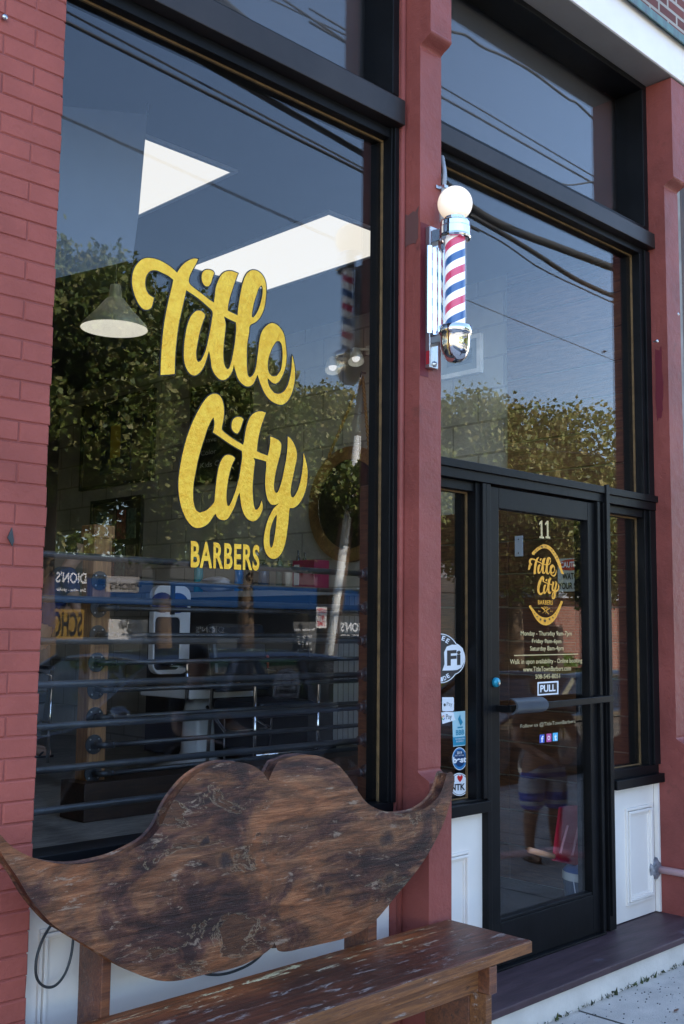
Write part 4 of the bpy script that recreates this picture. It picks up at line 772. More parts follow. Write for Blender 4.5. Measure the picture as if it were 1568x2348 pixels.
# wall frames on the side wall
def wallframe(name, lab, cat, p0, p1, bw, fm, inner, extra=None, z=None):
    y0, y1 = sorted((p0.y, p1.y)); z0, z1 = sorted((p0.z, p1.z)); t = thing(name, lab, cat, (XW, (y0+y1)/2, z0))
    MB().box(XW-.035, XW-.001, y0, y1, z0, z0+bw).box(XW-.035, XW-.001, y0, y1, z1-bw, z1).box(XW-.035, XW-.001, y0, y0+bw, z0+bw, z1-bw).box(XW-.035, XW-.001, y1-bw, y1, z0+bw, z1-bw).build('frame', fm, t)
    MB().box(XW-.012, XW-.001, y0+bw, y1-bw, z0+bw, z1-bw).build('backing', inner, t)
    if extra: extra(t, y0+bw, y1-bw, z0+bw, z1-bw)
    return t
blackf = flat('black_frame', (.012, .012, .012), .35)
def WQ(y, z, d=.014): return Vector((XW-d, y, z))
def jersey(t, y0, y1, z0, z1):
    cy_ = (y0+y1)/2; h = z1-z0; o = [(-.2, .92), (-.08, .97), (.08, .97), (.2, .92), (.42, .72), (.36, .6), (.22, .7), (.22, .12), (-.22, .12), (-.22, .7), (-.36, .6), (-.42, .72)]
    MB().prism([WQ(cy_+a*(y1-y0), z0+b_*h) for a, b_ in o], (-.012, 0, 0)).build('jersey', flat('navy_cloth', (.012, .016, .045), .8), t)
    mb = MB(); quad_text(mb, '1', WQ(cy_+.08, z0+.7*h, .028), WQ(cy_-.08, z0+.7*h, .028), WQ(cy_-.08, z0+.3*h, .028), WQ(cy_+.08, z0+.3*h, .028), off=.03); mb.build('number', flat('number_gold', (.55, .38, .03), .6), t)
wallframe('framed_jersey', 'framed dark jersey with yellow number high on the block wall', 'framed jersey', WQ(5.815, 3.75), WQ(4.657, 2.95), .03, blackf, flat('mount_brown', (.09, .08, .065), .5), jersey)
def grid(t, y0, y1, z0, z1):
    for j in range(2):
        for k in range(4):
            a = y0+(y1-y0)*(.08+.22*k); c_ = z0+(z1-z0)*(.1+.44*j)
            MB().box(XW-.018, XW-.0125, a, a+(y1-y0)*.18, c_, c_+(z1-z0)*.36).build('print', flat('print%d' % ((j*4+k) % 3), [(.16, .12, .08), (.08, .13, .1), (.2, .05, .04)][(j*4+k) % 3], .4, var=.5, vscale=30), t)
wallframe('framed_prints', 'black frame with two rows of small prints above the timber post', 'picture frame', WQ(5.603, 2.84), WQ(4.803, 2.05), .035, blackf, flat('mount_dark', (.02, .025, .02), .3), grid)
def lines(t, y0, y1, z0, z1):
    mb = MB()
    for k, s in enumerate(('Haircut', 'Beard Trim', 'Buzz Cut', 'Shave', 'Color', 'Kids Cut')):
        z_ = z1-.1-.1*k; quad_text(mb, s, WQ(y1-.1, z_), WQ(y1-.1-.04*len(s), z_), WQ(y1-.1-.04*len(s), z_-.04), WQ(y1-.1, z_-.04))
    mb.build('chalk_text', flat('chalk', (.3, .3, .3), .8), t)
wallframe('menu_board', 'black board with faint price list on the wall behind the word City', 'menu board', WQ(4.137, 3.66), WQ(3.376, 2.85), .03, blackf, flat('board_black', (.012, .014, .013), .4), lines)
silver = mat('silver_frame', (.85, .87, .87), .45, metal=.1)
def mountd(t, y0, y1, z0, z1):
    MB().box(XW-.016, XW-.0122, y0+.05, y1-.05, z0+.05, z1-.05).build('print', flat('print_grey', (.12, .15, .16), .5, var=.3, vscale=20), t)
fa = PX(1108, 765); fb = PX(1020, 872)
wallframe('picture_frame', 'silver framed picture on the wall seen just right of the barber pole', 'picture frame', WQ(fa.y, fa.z), WQ(fb.y+.05, fb.z), .028, silver, flat('mount_grey', (.28, .33, .35), .5), mountd)
# round mirror with rope
mc = Vector((XW-.03, 2.29, 2.57)); mr_ = .40
mi = thing('round_mirror', 'round wood rimmed mirror hung by a rope on the block wall', 'mirror', mc)
MB().lathe(mc, [(mr_-.09, -.008), (mr_-.09, .012), (mr_, .014), (mr_, -.015), (mr_-.09, -.015)], 56, (1, 0, 0)).build('rim', woodmat('rim_wood', (.26, .13, .04), (.15, .075, .025), (.06, .025, .012), (1, 6, 6), .5), mi)
mb = MB(); disc(mb, mc+Vector((-.004, 0, 0)), Vector((0, 1, 0)), UZ, mr_-.088, 48); mb.build('mirror_glass', mat('mirror_glass', (.6, .62, .6), .02, metal=1., var=.01), mi)
hk = Vector((XW-.03, PX(838, 865).y, PX(838, 865).z)); mb = MB()
for s in (-1, 1):
    a = Vector((XW-.05, mc.y+s*.2, mc.z+.34)); n_ = 60
    for w in (0, PI):
        pts = []
        for k in range(n_+1):
            p = a.lerp(hk, k/n_); d = (hk-a).normalized(); u = d.cross(Vector((1, 0, 0))); an = w+k*.9; pts.append(p+(u*math.cos(an)+Vector((1, 0, 0))*math.sin(an))*.006)
        mb.tube(pts, .007, 6)
mb.build('rope', flat('rope_brown', (.22, .12, .035), .9), mi, smooth=True)
MB().tube([hk+Vector((.03, 0, .03)), hk+Vector((-.01, 0, .03)), hk+Vector((-.02, 0, -.0)), hk+Vector((.0, 0, -.02))], .006, 8).build('hook', pipe_black, mi)
# spot lamps
for (a, b), lab in (((762, 833), 'white wall spot lamp facing down, left of a pair above the mirror'), ((815, 813), 'white wall spot lamp facing down, right of a pair above the mirror')):
    q = PX(a, b, XW-.16); t = thing('spot_lamp', lab, 'spot lamp', q, 'white spot lamps above the mirror')
    ax = Vector((.25, .35, .9)).normalized()
    MB().lathe(q, [(.055, -.06), (.05, -.02), (.035, .03), (.018, .05), (.0, .052)], 24, ax).build('lamp_shade', mat('spot_white', (.62, .62, .56), .5), t, smooth=True)
    MB().ell(q-ax*.03, .028, .028, .028, 14, 10).build('bulb', emit('spot_bulb', (1, .97, .9), .14), t, smooth=True)
    MB().tube([q+ax*.05, Vector((XW-.03, q.y, q.z+.06))], .01, 8).box(XW-.03, XW-.002, q.y-.03, q.y+.03, q.z+.03, q.z+.09).build('bracket', MATS['spot_white'], t)
# caution sign and switch plate
s0 = PX(1279, 1281, XW-.03); s1 = PX(1340, 1355, XW-.03); ln = (s0.y-s1.y)*1.05; ctop = s0.z; cbot = s1.z
cs = thing('caution_sign', 'caution watch your step sign on the boards seen through the door', 'sign', (XW-.03, s0.y-ln/2, cbot))
def cq(a0, b0, a1, b1, d): return [Vector((XW-.034-d, s0.y-ln*a, cbot+(ctop-cbot)*b)) for a, b in ((a0, b1), (a1, b1), (a1, b0), (a0, b0))]
MB().box(XW-.034, XW-.027, s0.y-ln, s0.y, cbot, ctop).build('plate', flat('sign_grey', (.5, .54, .5), .5), cs)
mb = MB(); nn_ = 36; mb.add([Vector((XW-.0355, s0.y-ln*(.5+.49*math.cos(2*PI*k/nn_)), cbot+(ctop-cbot)*(.8+.17*math.sin(2*PI*k/nn_)))) for k in range(nn_)], [tuple(range(nn_))]); mb.build('red_oval', flat('sign_red', (.5, .04, .03), .5), cs)
mb = MB(); quad_text(mb, 'CAUTION', *cq(.1, .72, .92, .9, .003), off=.03); mb.build('white_text', white_vinyl, cs)
mb = MB(); quad_text(mb, 'WATCH', *cq(.18, .36, .84, .56, .003), off=.03); quad_text(mb, 'YOUR STEP', *cq(.03, .07, .97, .27, .003), off=.025); mb.build('black_text', black_vinyl, cs)
w0 = PX(1181, 1229, XW-.03); w1 = PX(1199, 1275, XW-.03)
sw = thing('switch_plate', 'pale blank plate with two screws on the boards seen through the door', 'switch plate', (XW-.03, w0.y, w1.z))
MB().box(XW-.036, XW-.027, w1.y, w0.y, w1.z, w0.z).build('plate', flat('plate_white', (.6, .66, .7), .4), sw, bevel=.002)
MB().lathe((XW-.0365, (w0.y+w1.y)/2, w0.z-.02), [(0, -.003), (.004, -.002), (.004, .0)], 8, (1, 0, 0)).lathe((XW-.0365, (w0.y+w1.y)/2, w1.z+.02), [(0, -.003), (.004, -.002), (.004, .0)], 8, (1, 0, 0)).build('screw', pipe_black, sw)
# shelf with toiletries on the side wall
SH = 1.98
sh = thing('wall_shelf', 'long pale shelf on the side wall crowded with bottles', 'shelf', (5.1, 3.2, SH))
MB().box(4.95, XW-.002, 1.95, 4.3, SH-.04, SH).build('board', flat('shelf_grey', (.4, .4, .38), .4), sh); MB().box(XW-.04, XW-.003, 1.95, 2.42, .95, SH-.041).build('panel', flat('bead_white', (.4, .41, .42), .5), sh); MB().box(4.98, XW-.003, 2.425, 4.3, FZ+.01, SH-.041).build('unlit_box', flat('unlit_black', (.02, .02, .022), .5), sh)  # last box: near-black colour stands in for the unlit wall under the shelf
mb = MB()
for y in np.arange(1.97, 2.4, .05): mb.box(XW-.043, XW-.0405, y, y+.006, .96, SH-.042)
mb.build('grooves', flat('groove', (.2, .2, .2)), sh)
def bottle(px, h, r, col, lab, name='bottle', top='pump', x=5.05):
    q = PX(px, 1330, x); t = thing(name, lab, name.replace('_', ' '), (x, q.y, SH), 'bottles and jars on the wall shelf')
    MB().lathe((x, q.y, SH+.001), [(0, 0), (r, 0), (r, h*.68), (r*.8, h*.76), (r*.35, h*.8), (r*.35, h*.84)], 20).build('body', flat('bt_%d' % px, col, .25), t, smooth=True)
    mb = MB().lathe((x, q.y, SH+h*.84), [(r*.42, 0), (r*.42, h*.08), (0, h*.08)], 14)
    if top == 'pump': mb.tube([(x, q.y, SH+h*.9), (x, q.y, SH+h), (x-.04, q.y, SH+h)], .005, 6)
    if top == 'spray': mb.obox((x, q.y, SH+h*.96), (x-.06, q.y, SH+h*1.02), .02, .03).tube([(x-.03, q.y, SH+h*.96), (x-.045, q.y, SH+h*.8)], .004, 6)
    mb.build('cap', black_vinyl if top != 'spray' else flat('spray_teal', (.02, .3, .36), .4), t)
bottle(455, .27, .036, (.02, .3, .36), 'teal spray bottle, leftmost on the shelf', 'spray_bottle', 'spray')
bottle(548, .24, .034, (.03, .2, .5), 'blue bottle with pale cap below the word BARBERS', top='cap')
bottle(605, .22, .04, (.03, .07, .14), 'dark blue lotion bottle beside the white one')
bottle(665, .2, .036, (.7, .68, .6), 'white squeeze bottle with cream label', top='cap')
bottle(683, .3, .016, (.05, .05, .05), 'thin dark dropper bottle with bright cap', top='cap'); bottle(698, .28, .018, (.04, .045, .04), 'second thin dark dropper bottle, right of the brighter one', top='cap')
bottle(640, .26, .025, (.1, .14, .12), 'green glass bottle behind the white one', top='cap')
q = PX(712, 1330, 5.05); t = thing('box', 'crimson box with a white label on the shelf', 'box', (5.05, q.y, SH)); MB().box(4.98, 5.12, q.y-.11, q.y+.11, SH+.001, SH+.2).build('carton', flat('crimson', (.22, .01, .05), .5), t, bevel=.004); MB().box(4.976, 4.9795, q.y+.04, q.y+.09, SH+.03, SH+.17).build('label_patch', flat('label_white', (.5, .5, .5)), t)
q = PX(498, 1330, 5.05); mb = MB()
for k in range(7): mb.ell((5.04+.015*math.sin(k*2.1), q.y+.04*math.cos(k*1.7), SH+.06+.025*math.sin(k*3.3)), .07, .15-.01*k, .055-.003*k, 18, 10)
t = tag(mb.build('towel', mat('towel_white', (.5, .5, .55), .9, bump=1., bscale=60), smooth=True), 'bundled white towel between the teal spray bottle and blue bottle', 'towel')
q = PX(582, 1325, 5.05); t = thing('brush', 'round black bristle brush standing on the shelf', 'brush', (5.05, q.y, SH)); MB().ell((5.05, q.y, SH+.1), .03, .09, .045, 20, 12).build('bristles', mat('bristle', (.015, .015, .012), .9, bump=1, bscale=90), t, smooth=True); MB().tube([(5.05, q.y, SH+.002), (5.05, q.y, SH+.07)], .012, 8).build('handle', black_vinyl, t)
# boxing ring: posts, pipe ropes, flanges, base
YA, YB = .37, 2.0
def ringpost(x, y, lab, z1, w=.11, d=.11):
    t = thing('ring_post', lab, 'post', (x, y, FZ), 'timber posts of the boxing ring'); MB().box(x-w/2, x+w/2, y-d/2, y+d/2, FZ+.001, z1).box(x-w/2-.008, x+w/2+.008, y-d/2-.008, y+d/2+.008, z1, z1+.07).build('post_body', post_wood, t, bevel=.004); return t
pcx = PY(222, 1500, YB).x; ptop = PY(215, 1232, YB).z
tpost = ringpost(pcx+.02, YB+.06, 'squared timber ring post with eight iron pipe flanges', ptop)
fl_py = [1331, 1393.5, 1455, 1518, 1580.5, 1643, 1706, 1771]
yf = YB-.003
for i, py in enumerate(fl_py):
    q = PY(229-i*2.4, py, YB); xx = pcx+.0
    t = thing('ring_pipe', 'black pipe rope on the timber post, number %s from the top' % ['one', 'two', 'three', 'four', 'five', 'six', 'seven', 'eight'][i], 'pipe', (xx, YB, q.z), 'black pipe ropes fixed to the timber post')
    MB().lathe((xx, YB, q.z), [(0, -.012), (.02, -.012), (.024, -.008), (.05, -.006), (.05, 0), (0, 0)], 28, (0, 1, 0)).build('flange', pipe_black, t, smooth=False)
    mb = MB()
    for k in range(4): a = PI/4+k*PI/2; mb.lathe((xx+.036*math.cos(a), YB-.006, q.z+.036*math.sin(a)), [(.005, 0), (.005, -.004), (0, -.005)], 8, (0, 1, 0))
    mb.build('screws', steel, t)
    MB().tube([(xx, YB-.01, q.z), (xx, YB-.05, q.z), (xx+.006, YB-.062, q.z), (xx+.02, YB-.07, q.z), (xx+.07, YB-.07, q.z)], .016, 12).lathe((xx+.06, YB-.07, q.z), [(.0145, 0), (.0175, .002), (.0175, .014), (.0145, .016)], 12, (1, 0, 0)).build('elbow', pipe_black, t, smooth=True)
    MB().tube([(xx+.05, YB-.07, q.z), (XW-.04, YB-.07, q.z)], .0135, 12).build('pipe', pipe_black, t, smooth=True)
ry = [1270, 1372, 1469, 1569.5, 1666, 1765, 1859]
xr_ = PY(836, 1500, YA).x
rp = thing('ring_post', 'dark timber ring post at the right end of the near pipe ropes', 'post', (xr_+.05, YA, FZ), 'timber posts of the boxing ring')
MB().box(xr_+.012, xr_+.1, YA-.05, YA+.05, FZ+.001, 2.35).build('post_body', plank_wood, rp, bevel=.004)
for i, py in enumerate(ry):
    za = PY(100, py, YA).z; zb = za
    t = thing('ring_pipe', 'near black pipe rope just behind the glass, number %s from the top' % ['one', 'two', 'three', 'four', 'five', 'six', 'seven'][i], 'pipe', (2.4, YA, za), 'black pipe ropes just behind the window')
    MB().tube([(.2, YA, za), (xr_+.01, YA, zb)], .0125, 14).build('pipe', pipe_black, t, smooth=True)
    MB().lathe((xr_+.012, YA, zb), [(.0, 0), (.03, -.001), (.03, -.007), (.016, -.01), (.016, -.03), (.019, -.032), (.019, -.045), (.0, -.046)], 18, (1, 0, 0)).build('fitting', pipe_black, t, smooth=True)
rb = thing('timber_plinth', 'low dark timber kerb carrying the ring post on the shop floor', 'plinth', (3.8, YB, FZ))
MB().box(pcx-.1, XW-.05, YB-.09, YB+.14, FZ+.001, FZ+.19).build('kerb_board', woodmat('dark_board', (.06, .03, .018), (.035, .018, .012), (.015, .008, .007), (1, 8, 8), .5), rb, bevel=.004)
# barber chair
cq_ = PZ(442, 1738, FZ); chx, chy = 4.70, 3.25
ch = thing('barber_chair', 'white enamel barber chair with dark padding behind the pipe ropes', 'barber chair', (chx, chy, FZ))
enam = flat('enamel_white', (.72, .74, .78), .25); pad = flat('pad_dark', (.02, .025, .035), .35); blue_e = flat('blue_enamel', (.015, .05, .2), .3)
MB().lathe((chx, chy, FZ), [(0, .0), (.3, 0.002), (.3, .015), (.2, .04), (.14, .07), (.12, .12), (.105, .4), (.09, .48), (.0, .48)], 40).build('pedestal', enam, ch, smooth=True)
MB().box(chx-.28, chx+.28, chy-.27, chy+.27, FZ+.5, FZ+.58).build('seat', pad, ch, bevel=.03)
MB().box(chx-.31, chx+.31, chy-.3, chy-.27, FZ+.5, FZ+.56).box(chx-.31, chx-.285, chy-.27, chy+.27, FZ+.5, FZ+.56).box(chx+.285, chx+.31, chy-.27, chy+.27, FZ+.5, FZ+.56).build('seat_frame', enam, ch, bevel=.008)
yb_ = chy-.02
def roundrect(x0, x1, z0, z1, r, n=5):
    p = []
    for cx_, cz_, a0 in ((x1-r, z1-r, 0), (x0+r, z1-r, 90), (x0+r, z0+r, 180), (x1-r, z0+r, 270)):
        for k in range(n+1): a = math.radians(a0+90*k/n); p.append((cx_+r*math.cos(a), cz_+r*math.sin(a)))
    return p
ax0, ax1 = PY(352, 1450, yb_).x, PY(436, 1450, yb_).x; az1 = PY(400, 1342, yb_).z; az0 = PY(400, 1545, yb_).z
oo = roundrect(ax0, ax1, az0, az1, .07); ii = roundrect(ax0+.015, ax1-.085, az0+.03, az1-.22, .03); n_ = len(oo)
vs = [(x, yb_, z) for x, z in oo]+[(x, yb_, z) for x, z in ii]+[(x, yb_+.06, z) for x, z in oo]+[(x, yb_+.06, z) for x, z in ii]; fs = []
for i in range(n_):
    j = (i+1) % n_; fs += [(i, j, n_+j, n_+i), (2*n_+i, 3*n_+i, 3*n_+j, 2*n_+j), (i, 2*n_+i, 2*n_+j, j), (n_+i, n_+j, 3*n_+j, 3*n_+i)]
MB().add(vs, fs).build('back_frame', enam, ch, bevel=.01)
MB().prism([(x, yb_+.01, z) for x, z in ii], (0, .04, 0)).build('back_pad', pad, ch)
mb = MB()
for cx_ in (ax0+.2*(ax1-ax0), ax0+.62*(ax1-ax0)): mb.prism([(cx_+a*.09, yb_-.001, az1-.12+b_*.07) for a, b_ in [(math.cos(t), math.sin(t)) for t in np.linspace(0, 2*PI, 20)[:-1]]], (0, -.006, 0))
mb.build('back_inlay', blue_e, ch)
MB().box(ax0+.42*(ax1-ax0), ax0+.53*(ax1-ax0), yb_-.012, yb_-.001, az1-.2, az1+.02).build('headrest_slide', pad, ch)
mb = MB()
for s in (-1, 1): mb = MB().tube([(chx+s*.31, chy-.28, FZ+.5), (chx+s*.33, chy-.3, FZ+.72), (chx+s*.33, chy+.2, FZ+.74)], .016, 10); mb.build('armrest', chrome, ch, smooth=True)
MB().tube([(chx-.12, chy-.25, FZ+.44), (chx-.2, chy-.55, FZ+.3), (chx+.2, chy-.55, FZ+.3), (chx+.12, chy-.25, FZ+.44)], .012, 10).build('footrest', chrome, ch)
MB().tube([(chx+.32, chy-.1, FZ+.45), (chx+.4, chy-.25, FZ+.62), (chx+.4, chy-.25, FZ+.78)], .011, 10).build('lever', chrome, ch)
def salon_chair(x, y, lab):
    t = thing('salon_chair', lab, 'chair', (x, y, FZ))
    MB().box(x-.24, x+.24, y-.24, y+.24, FZ+.42, FZ+.52).build('seat', pad, t, bevel=.03)
    MB().obox((x, y+.24, FZ+.56), (x, y+.32, FZ+1.0), .46, .07, up=(0, 1, 0)).build('backrest', pad, t, bevel=.025)
    for s_ in (-1, 1):
        MB().tube([(x+s_*.26, y-.22, FZ+.01), (x+s_*.27, y-.22, FZ+.62), (x+s_*.27, y+.2, FZ+.66), (x+s_*.26, y+.26, FZ+.01)], .012, 10).build('side_frame', chrome, t, smooth=True)
        MB().box(x+s_*.27-.03, x+s_*.27+.03, y-.2, y+.16, FZ+.665, FZ+.69).build('arm_pad', pad, t, bevel=.008)
    MB().tube([(x-.26, y-.22, FZ+.2), (x+.26, y-.22, FZ+.2)], .01, 8).build('cross_bar', chrome, t, smooth=True)
    return t
salon_chair(4.62, 2.45, 'black padded chair with chrome side frames right of the white barber chair')
salon_chair(3.75, 4.3, 'black padded chair with chrome side frames deep behind the timber post')
tr_ = thing('trolley', 'low dark trolley with two shelves and small tools right of the barber chair', 'trolley', (4.95, 2.95, FZ))
for k_ in range(3): MB().box(4.8, 5.1, 2.75, 3.1, FZ+.12+.28*k_, FZ+.14+.28*k_).build('shelf', pipe_black, tr_, bevel=.004)
for xx_ in (4.81, 5.09):
    for yy_ in (2.76, 3.09): MB().tube([(xx_, yy_, FZ+.01), (xx_, yy_, FZ+.75)], .008, 8).build('post', chrome, tr_, smooth=True)
for k_, (xx_, yy_, hh_, cc_) in enumerate(((4.86, 2.82, .16, (.6, .6, .6)), (4.93, 2.9, .2, (.05, .2, .3)), (5.0, 2.85, .12, (.5, .1, .08)), (4.9, 3.02, .18, (.08, .08, .08)))):
    o = MB().lathe((xx_, yy_, FZ+.701), [(0, 0), (.028, 0), (.028, hh_*.7), (.012, hh_*.8), (.012, hh_), (0, hh_)], 16).build('bottle', flat('tb%d' % k_, cc_, .3), smooth=True); tag(o, ['short white bottle standing on the trolley', 'tall blue bottle standing on the trolley', 'short red bottle standing on the trolley', 'black bottle standing at the back of the trolley'][k_], 'bottle')
# shovel and bucket by the door
shv = thing('snow_shovel', 'red plastic snow shovel leaning inside the door with a wooden handle', 'shovel', (4.5, .35, .29))
yS = .28
bl = [PY(a, b, yS) for a, b in ((1275, 1848), (1352, 1852), (1368, 1960), (1366, 2004), (1268, 1975), (1285, 1930))]
n_ = 8; vs = []; mb = MB()
A_, B_, C_, D_ = PY(1282, 1850, yS), PY(1400, 1850, yS), PY(1400, 2000, yS-.1), PY(1266, 1972, yS-.1)
for j in range(n_+1):
    for i in range(n_+1):
        u, v = i/n_, j/n_; p = (A_*(1-u)+B_*u)*(1-v)+(D_*(1-u)+C_*u)*v; p.y += .07*math.sin(PI*u)+.004*math.cos(u*40); vs.append(p)
mb.add(vs, [(j*(n_+1)+i, j*(n_+1)+i+1, (j+1)*(n_+1)+i+1, (j+1)*(n_+1)+i) for j in range(n_) for i in range(n_)])
o = mb.build('blade', flat('shovel_red', (.42, .01, .035), .35), shv, smooth=True); o.modifiers.new('s', 'SOLIDIFY').thickness = .004
MB().tube([PY(1213, 1948, yS-.13), PY(1268, 1963, yS-.11)], .014, 10).build('handle', flat('handle_wood', (.5, .25, .13), .5), shv, smooth=True)
mb = MB()
for u in (.25, .45, .65, .85): p0, p1 = A_.lerp(B_, u).lerp(D_.lerp(C_, u), .35), A_.lerp(B_, u-.08).lerp(D_.lerp(C_, u-.08), .85); mb.tube([p0+Vector((0, .02, 0)), p1+Vector((0, .02, 0))], .006, 6)
mb.build('ribs', flat('rib_pink', (.6, .25, .28), .3), shv)
bkq = PY(1342, 2008, .4)
bk = thing('bucket', 'blue and white plastic tub of ice melt on the floor inside the door', 'bucket', (bkq.x+.02, .45, .29))
bx_, by_ = 4.83, .2
MB().lathe((bx_, by_, .29), [(0, 0), (.095, 0), (.112, .19), (.0, .19)], 32).build('tub', flat('tub_dark', (.03, .08, .16), .35), bk, smooth=False)
MB().lathe((bx_, by_, .29), [(.1155, .19), (.1155, .225), (.108, .228)], 32).build('band', flat('tub_white', (.6, .65, .65), .4), bk, smooth=True); MB().lathe((bx_, by_, .29), [(0, .25), (.095, .248), (.112, .228)], 32).build('lid', flat('tub_lid', (.02, .12, .4), .4), bk, smooth=True)
mb = MB(); quad_text(mb, 'JETBLUE', (bx_-.085, by_-.105, .29+.16), (bx_+.03, by_-.113, .29+.16), (bx_+.03, by_-.113, .29+.13), (bx_-.085, by_-.105, .29+.13), off=.02); mb.build('tub_text', white_vinyl, bk)
MB().tube([(bx_-.112, by_, .5), (bx_-.135, by_-.03, .42), (bx_-.1, by_-.09, .33), (bx_+.0, by_-.12, .31), (bx_+.1, by_-.06, .34)], .003, 6).build('bail', steel, bk)
# ================================================================ people
def tail_pts(a, b, n): return [Vector(a).lerp(Vector(b), k/n) for k in range(n+1)]
def skinned(name, chains, m, parent, sub=2, label=None):
    """chains: list of [(point, radius), ...]; the first point of the first chain is the root; chains start on an existing point"""
    vs, es, rs = [], [], []
    def idx(p):
        for i, v in enumerate(vs):
            if (v-p).length < 1e-5: return i
        return -1
    for c in chains:
        prev = None
        for p, r in c:
            p = Vector(p); i = idx(p)
            if i < 0: vs.append(p); rs.append(r); i = len(vs)-1
            if prev is not None and prev != i: es.append((prev, i))
            prev = i
    me = bpy.data.meshes.new(name); me.from_pydata(vs, es, []); o = bpy.data.objects.new(name, me); COL.objects.link(o)
    s = o.modifiers.new('s', 'SKIN'); s.use_smooth_shade = True
    for i, v in enumerate(me.skin_vertices[0].data):
        r = rs[i]; v.radius = r if isinstance(r, tuple) else (r, r); v.use_root = (i == 0)
    u = o.modifiers.new('u', 'SUBSURF'); u.levels = sub; u.render_levels = sub
    dg = bpy.context.evaluated_depsgraph_get(); me2 = bpy.data.meshes.new_from_object(o.evaluated_get(dg)); bpy.data.objects.remove(o); bpy.data.meshes.remove(me)
    return link(name, me2, m, parent, smooth=True, label=label)
def person(lab, loc, yaw, H, skin, hair, top_m, bot_m, arms, bot_len=.28, lean=0., shoe=None, hand_grp=True, head_turn=0., glasses=False, cat='person'):
    """arms: two lists elbow, wrist (side, forward, up in units of height); yaw turns the figure: 0 faces +y"""
    t = thing('person', lab, cat, loc)
    cz, sz_ = math.cos(yaw), math.sin(yaw); B = Vector(loc)
    def W(x, y, z):
        y += lean*max(0, z-.52); return B+Vector((x*cz-y*sz_, x*sz_+y*cz, z))*H
    R = lambda r: (r[0]*H, r[1]*H) if isinstance(r, tuple) else r*H
    pel = W(0, 0, .53); ch_ = []
    torso = [(pel, R((.078, .062))), (W(0, .0, .6), R((.07, .055))), (W(0, .0, .7), R((.08, .06))), (W(0, 0, .775), R((.082, .058))), (W(0, -.002, .825), R(.034)), (W(0, .004, .862), R(.031)), (W(0, .012, .9), R((.04, .046))), (W(0, .012, .935), R((.044, .052))), (W(0, .008, .972), R((.034, .04)))]
    ch_.append(torso)
    for s in (-1, 1):
        ch_.append([(pel, 0), (W(s*.055, 0, .49), R(.058)), (W(s*.06, .006, .39), R(.05)), (W(s*.062, .008, .28), R(.035)), (W(s*.064, -.004, .2), R(.034)), (W(s*.066, -.006, .1), R(.023)), (W(s*.067, -.004, .045), R(.021)), (W(s*.068, .03, .022), R((.022, .018))), (W(s*.07, .085, .016), R((.022, .012)))])
    for s, (el, wr) in zip((-1, 1), arms):
        sh_ = W(s*.1, 0, .79); e = W(s*el[0], el[1], el[2]); w = W(s*wr[0], wr[1], wr[2]); d = (w-e).normalized(); side = d.cross(Vector((0, 0, 1))); side = side.normalized() if side.length > .1 else Vector((1, 0, 0)); nrm = side.cross(d)
        palm = w+d*.028*H
        ch_.append([(W(0, 0, .775), 0), (sh_, R(.034)), (sh_.lerp(e, .5), R(.029)), (e, R(.023)), (e.lerp(w, .4), R(.022)), (w, R(.0145)), (palm, R((.021, .012)))])
        for k in range(4):
            o_ = (k-1.5)*.0105*H; ln = (.04, .046, .043, .034)[k]*H; c0_ = palm+side*o_+d*.012*H
            ch_.append([(palm, 0), (c0_, R(.0062)), (c0_+d*ln*.5-nrm*.006*H, R(.0052)), (c0_+d*ln*.85-nrm*.02*H, R(.0045))])
        ch_.append([(w, 0), (w+d*.012*H+side*.018*H*s, R(.0065)), (w+d*.03*H+side*.028*H*s-nrm*.006*H, R(.0055))])
    # nose and ears belong to the body
    ch_.append([(W(0, .012, .935), 0), (W(0, .058, .93), R(.007))])
    for s in (-1, 1): ch_.append([(W(0, .012, .935), 0), (W(s*.047, .004, .93), R((.005, .01)))])
    skinned('body', ch_, skin, t, 2)
    sc_ = 1.17
    shirt = [[(pel+Vector((0, 0, -.02*H)), R((.088, .074))), (W(0, .0, .6), R((.084, .068))), (W(0, 0, .7), R((.092, .071))), (W(0, 0, .775), R((.092, .068))), (W(0, 0, .815), R((.05, .042)))]]
    for s, (el, wr) in zip((-1, 1), arms): sh_ = W(s*.1, 0, .79); e = W(s*el[0], el[1], el[2]); shirt.append([(W(0, 0, .775), 0), (sh_, R(.044)), (sh_.lerp(e, .6), R(.041))])
    skinned('shirt', shirt, top_m, t, 2)
    sh2 = [[(W(0, 0, .55), R((.088, .074))), (pel, R((.088, .074)))]]
    for s in (-1, 1):
        leg = [(pel, 0), (W(s*.055, 0, .49), R(.07)), (W(s*.06, .006, .39), R(.064))]
        if bot_len < .3: leg.append((W(s*.062, .008, bot_len), R(.056)))
        if bot_len < .2: leg[-1] = (W(s*.062, .008, .28), R(.05)); leg += [(W(s*.066, -.004, .1), R(.042)), (W(s*.067, -.004, .05), R(.04))]
        sh2.append(leg)
    skinned('shorts' if bot_len > .2 else 'trousers', sh2, bot_m, t, 2)
    mb = MB().ell(W(0, .0, .955), .0, .0, .0); mb = MB(); c_ = W(0, .0, .955); mb.ell(c_, .053*H, .058*H, .042*H, 20, 14)
    mb.ell(W(0, -.018, .925), .049*H, .042*H, .05*H, 18, 12); mb.build('hair', hair, t, smooth=True)
    mb = MB()
    for s in (-1, 1): mb.ell(W(s*.018, .052, .938), .0065*H, .0065*H, .0045*H, 10, 8)
    mb.build('eyes', flat('eye_dark', (.03, .025, .02), .2), t, smooth=True)
    mb = MB().ell(W(0, .052, .908), .014*H, .005*H, .0035*H, 12, 8); mb.build('mouth', flat('lip', (.3, .1, .09), .5), t, smooth=True)
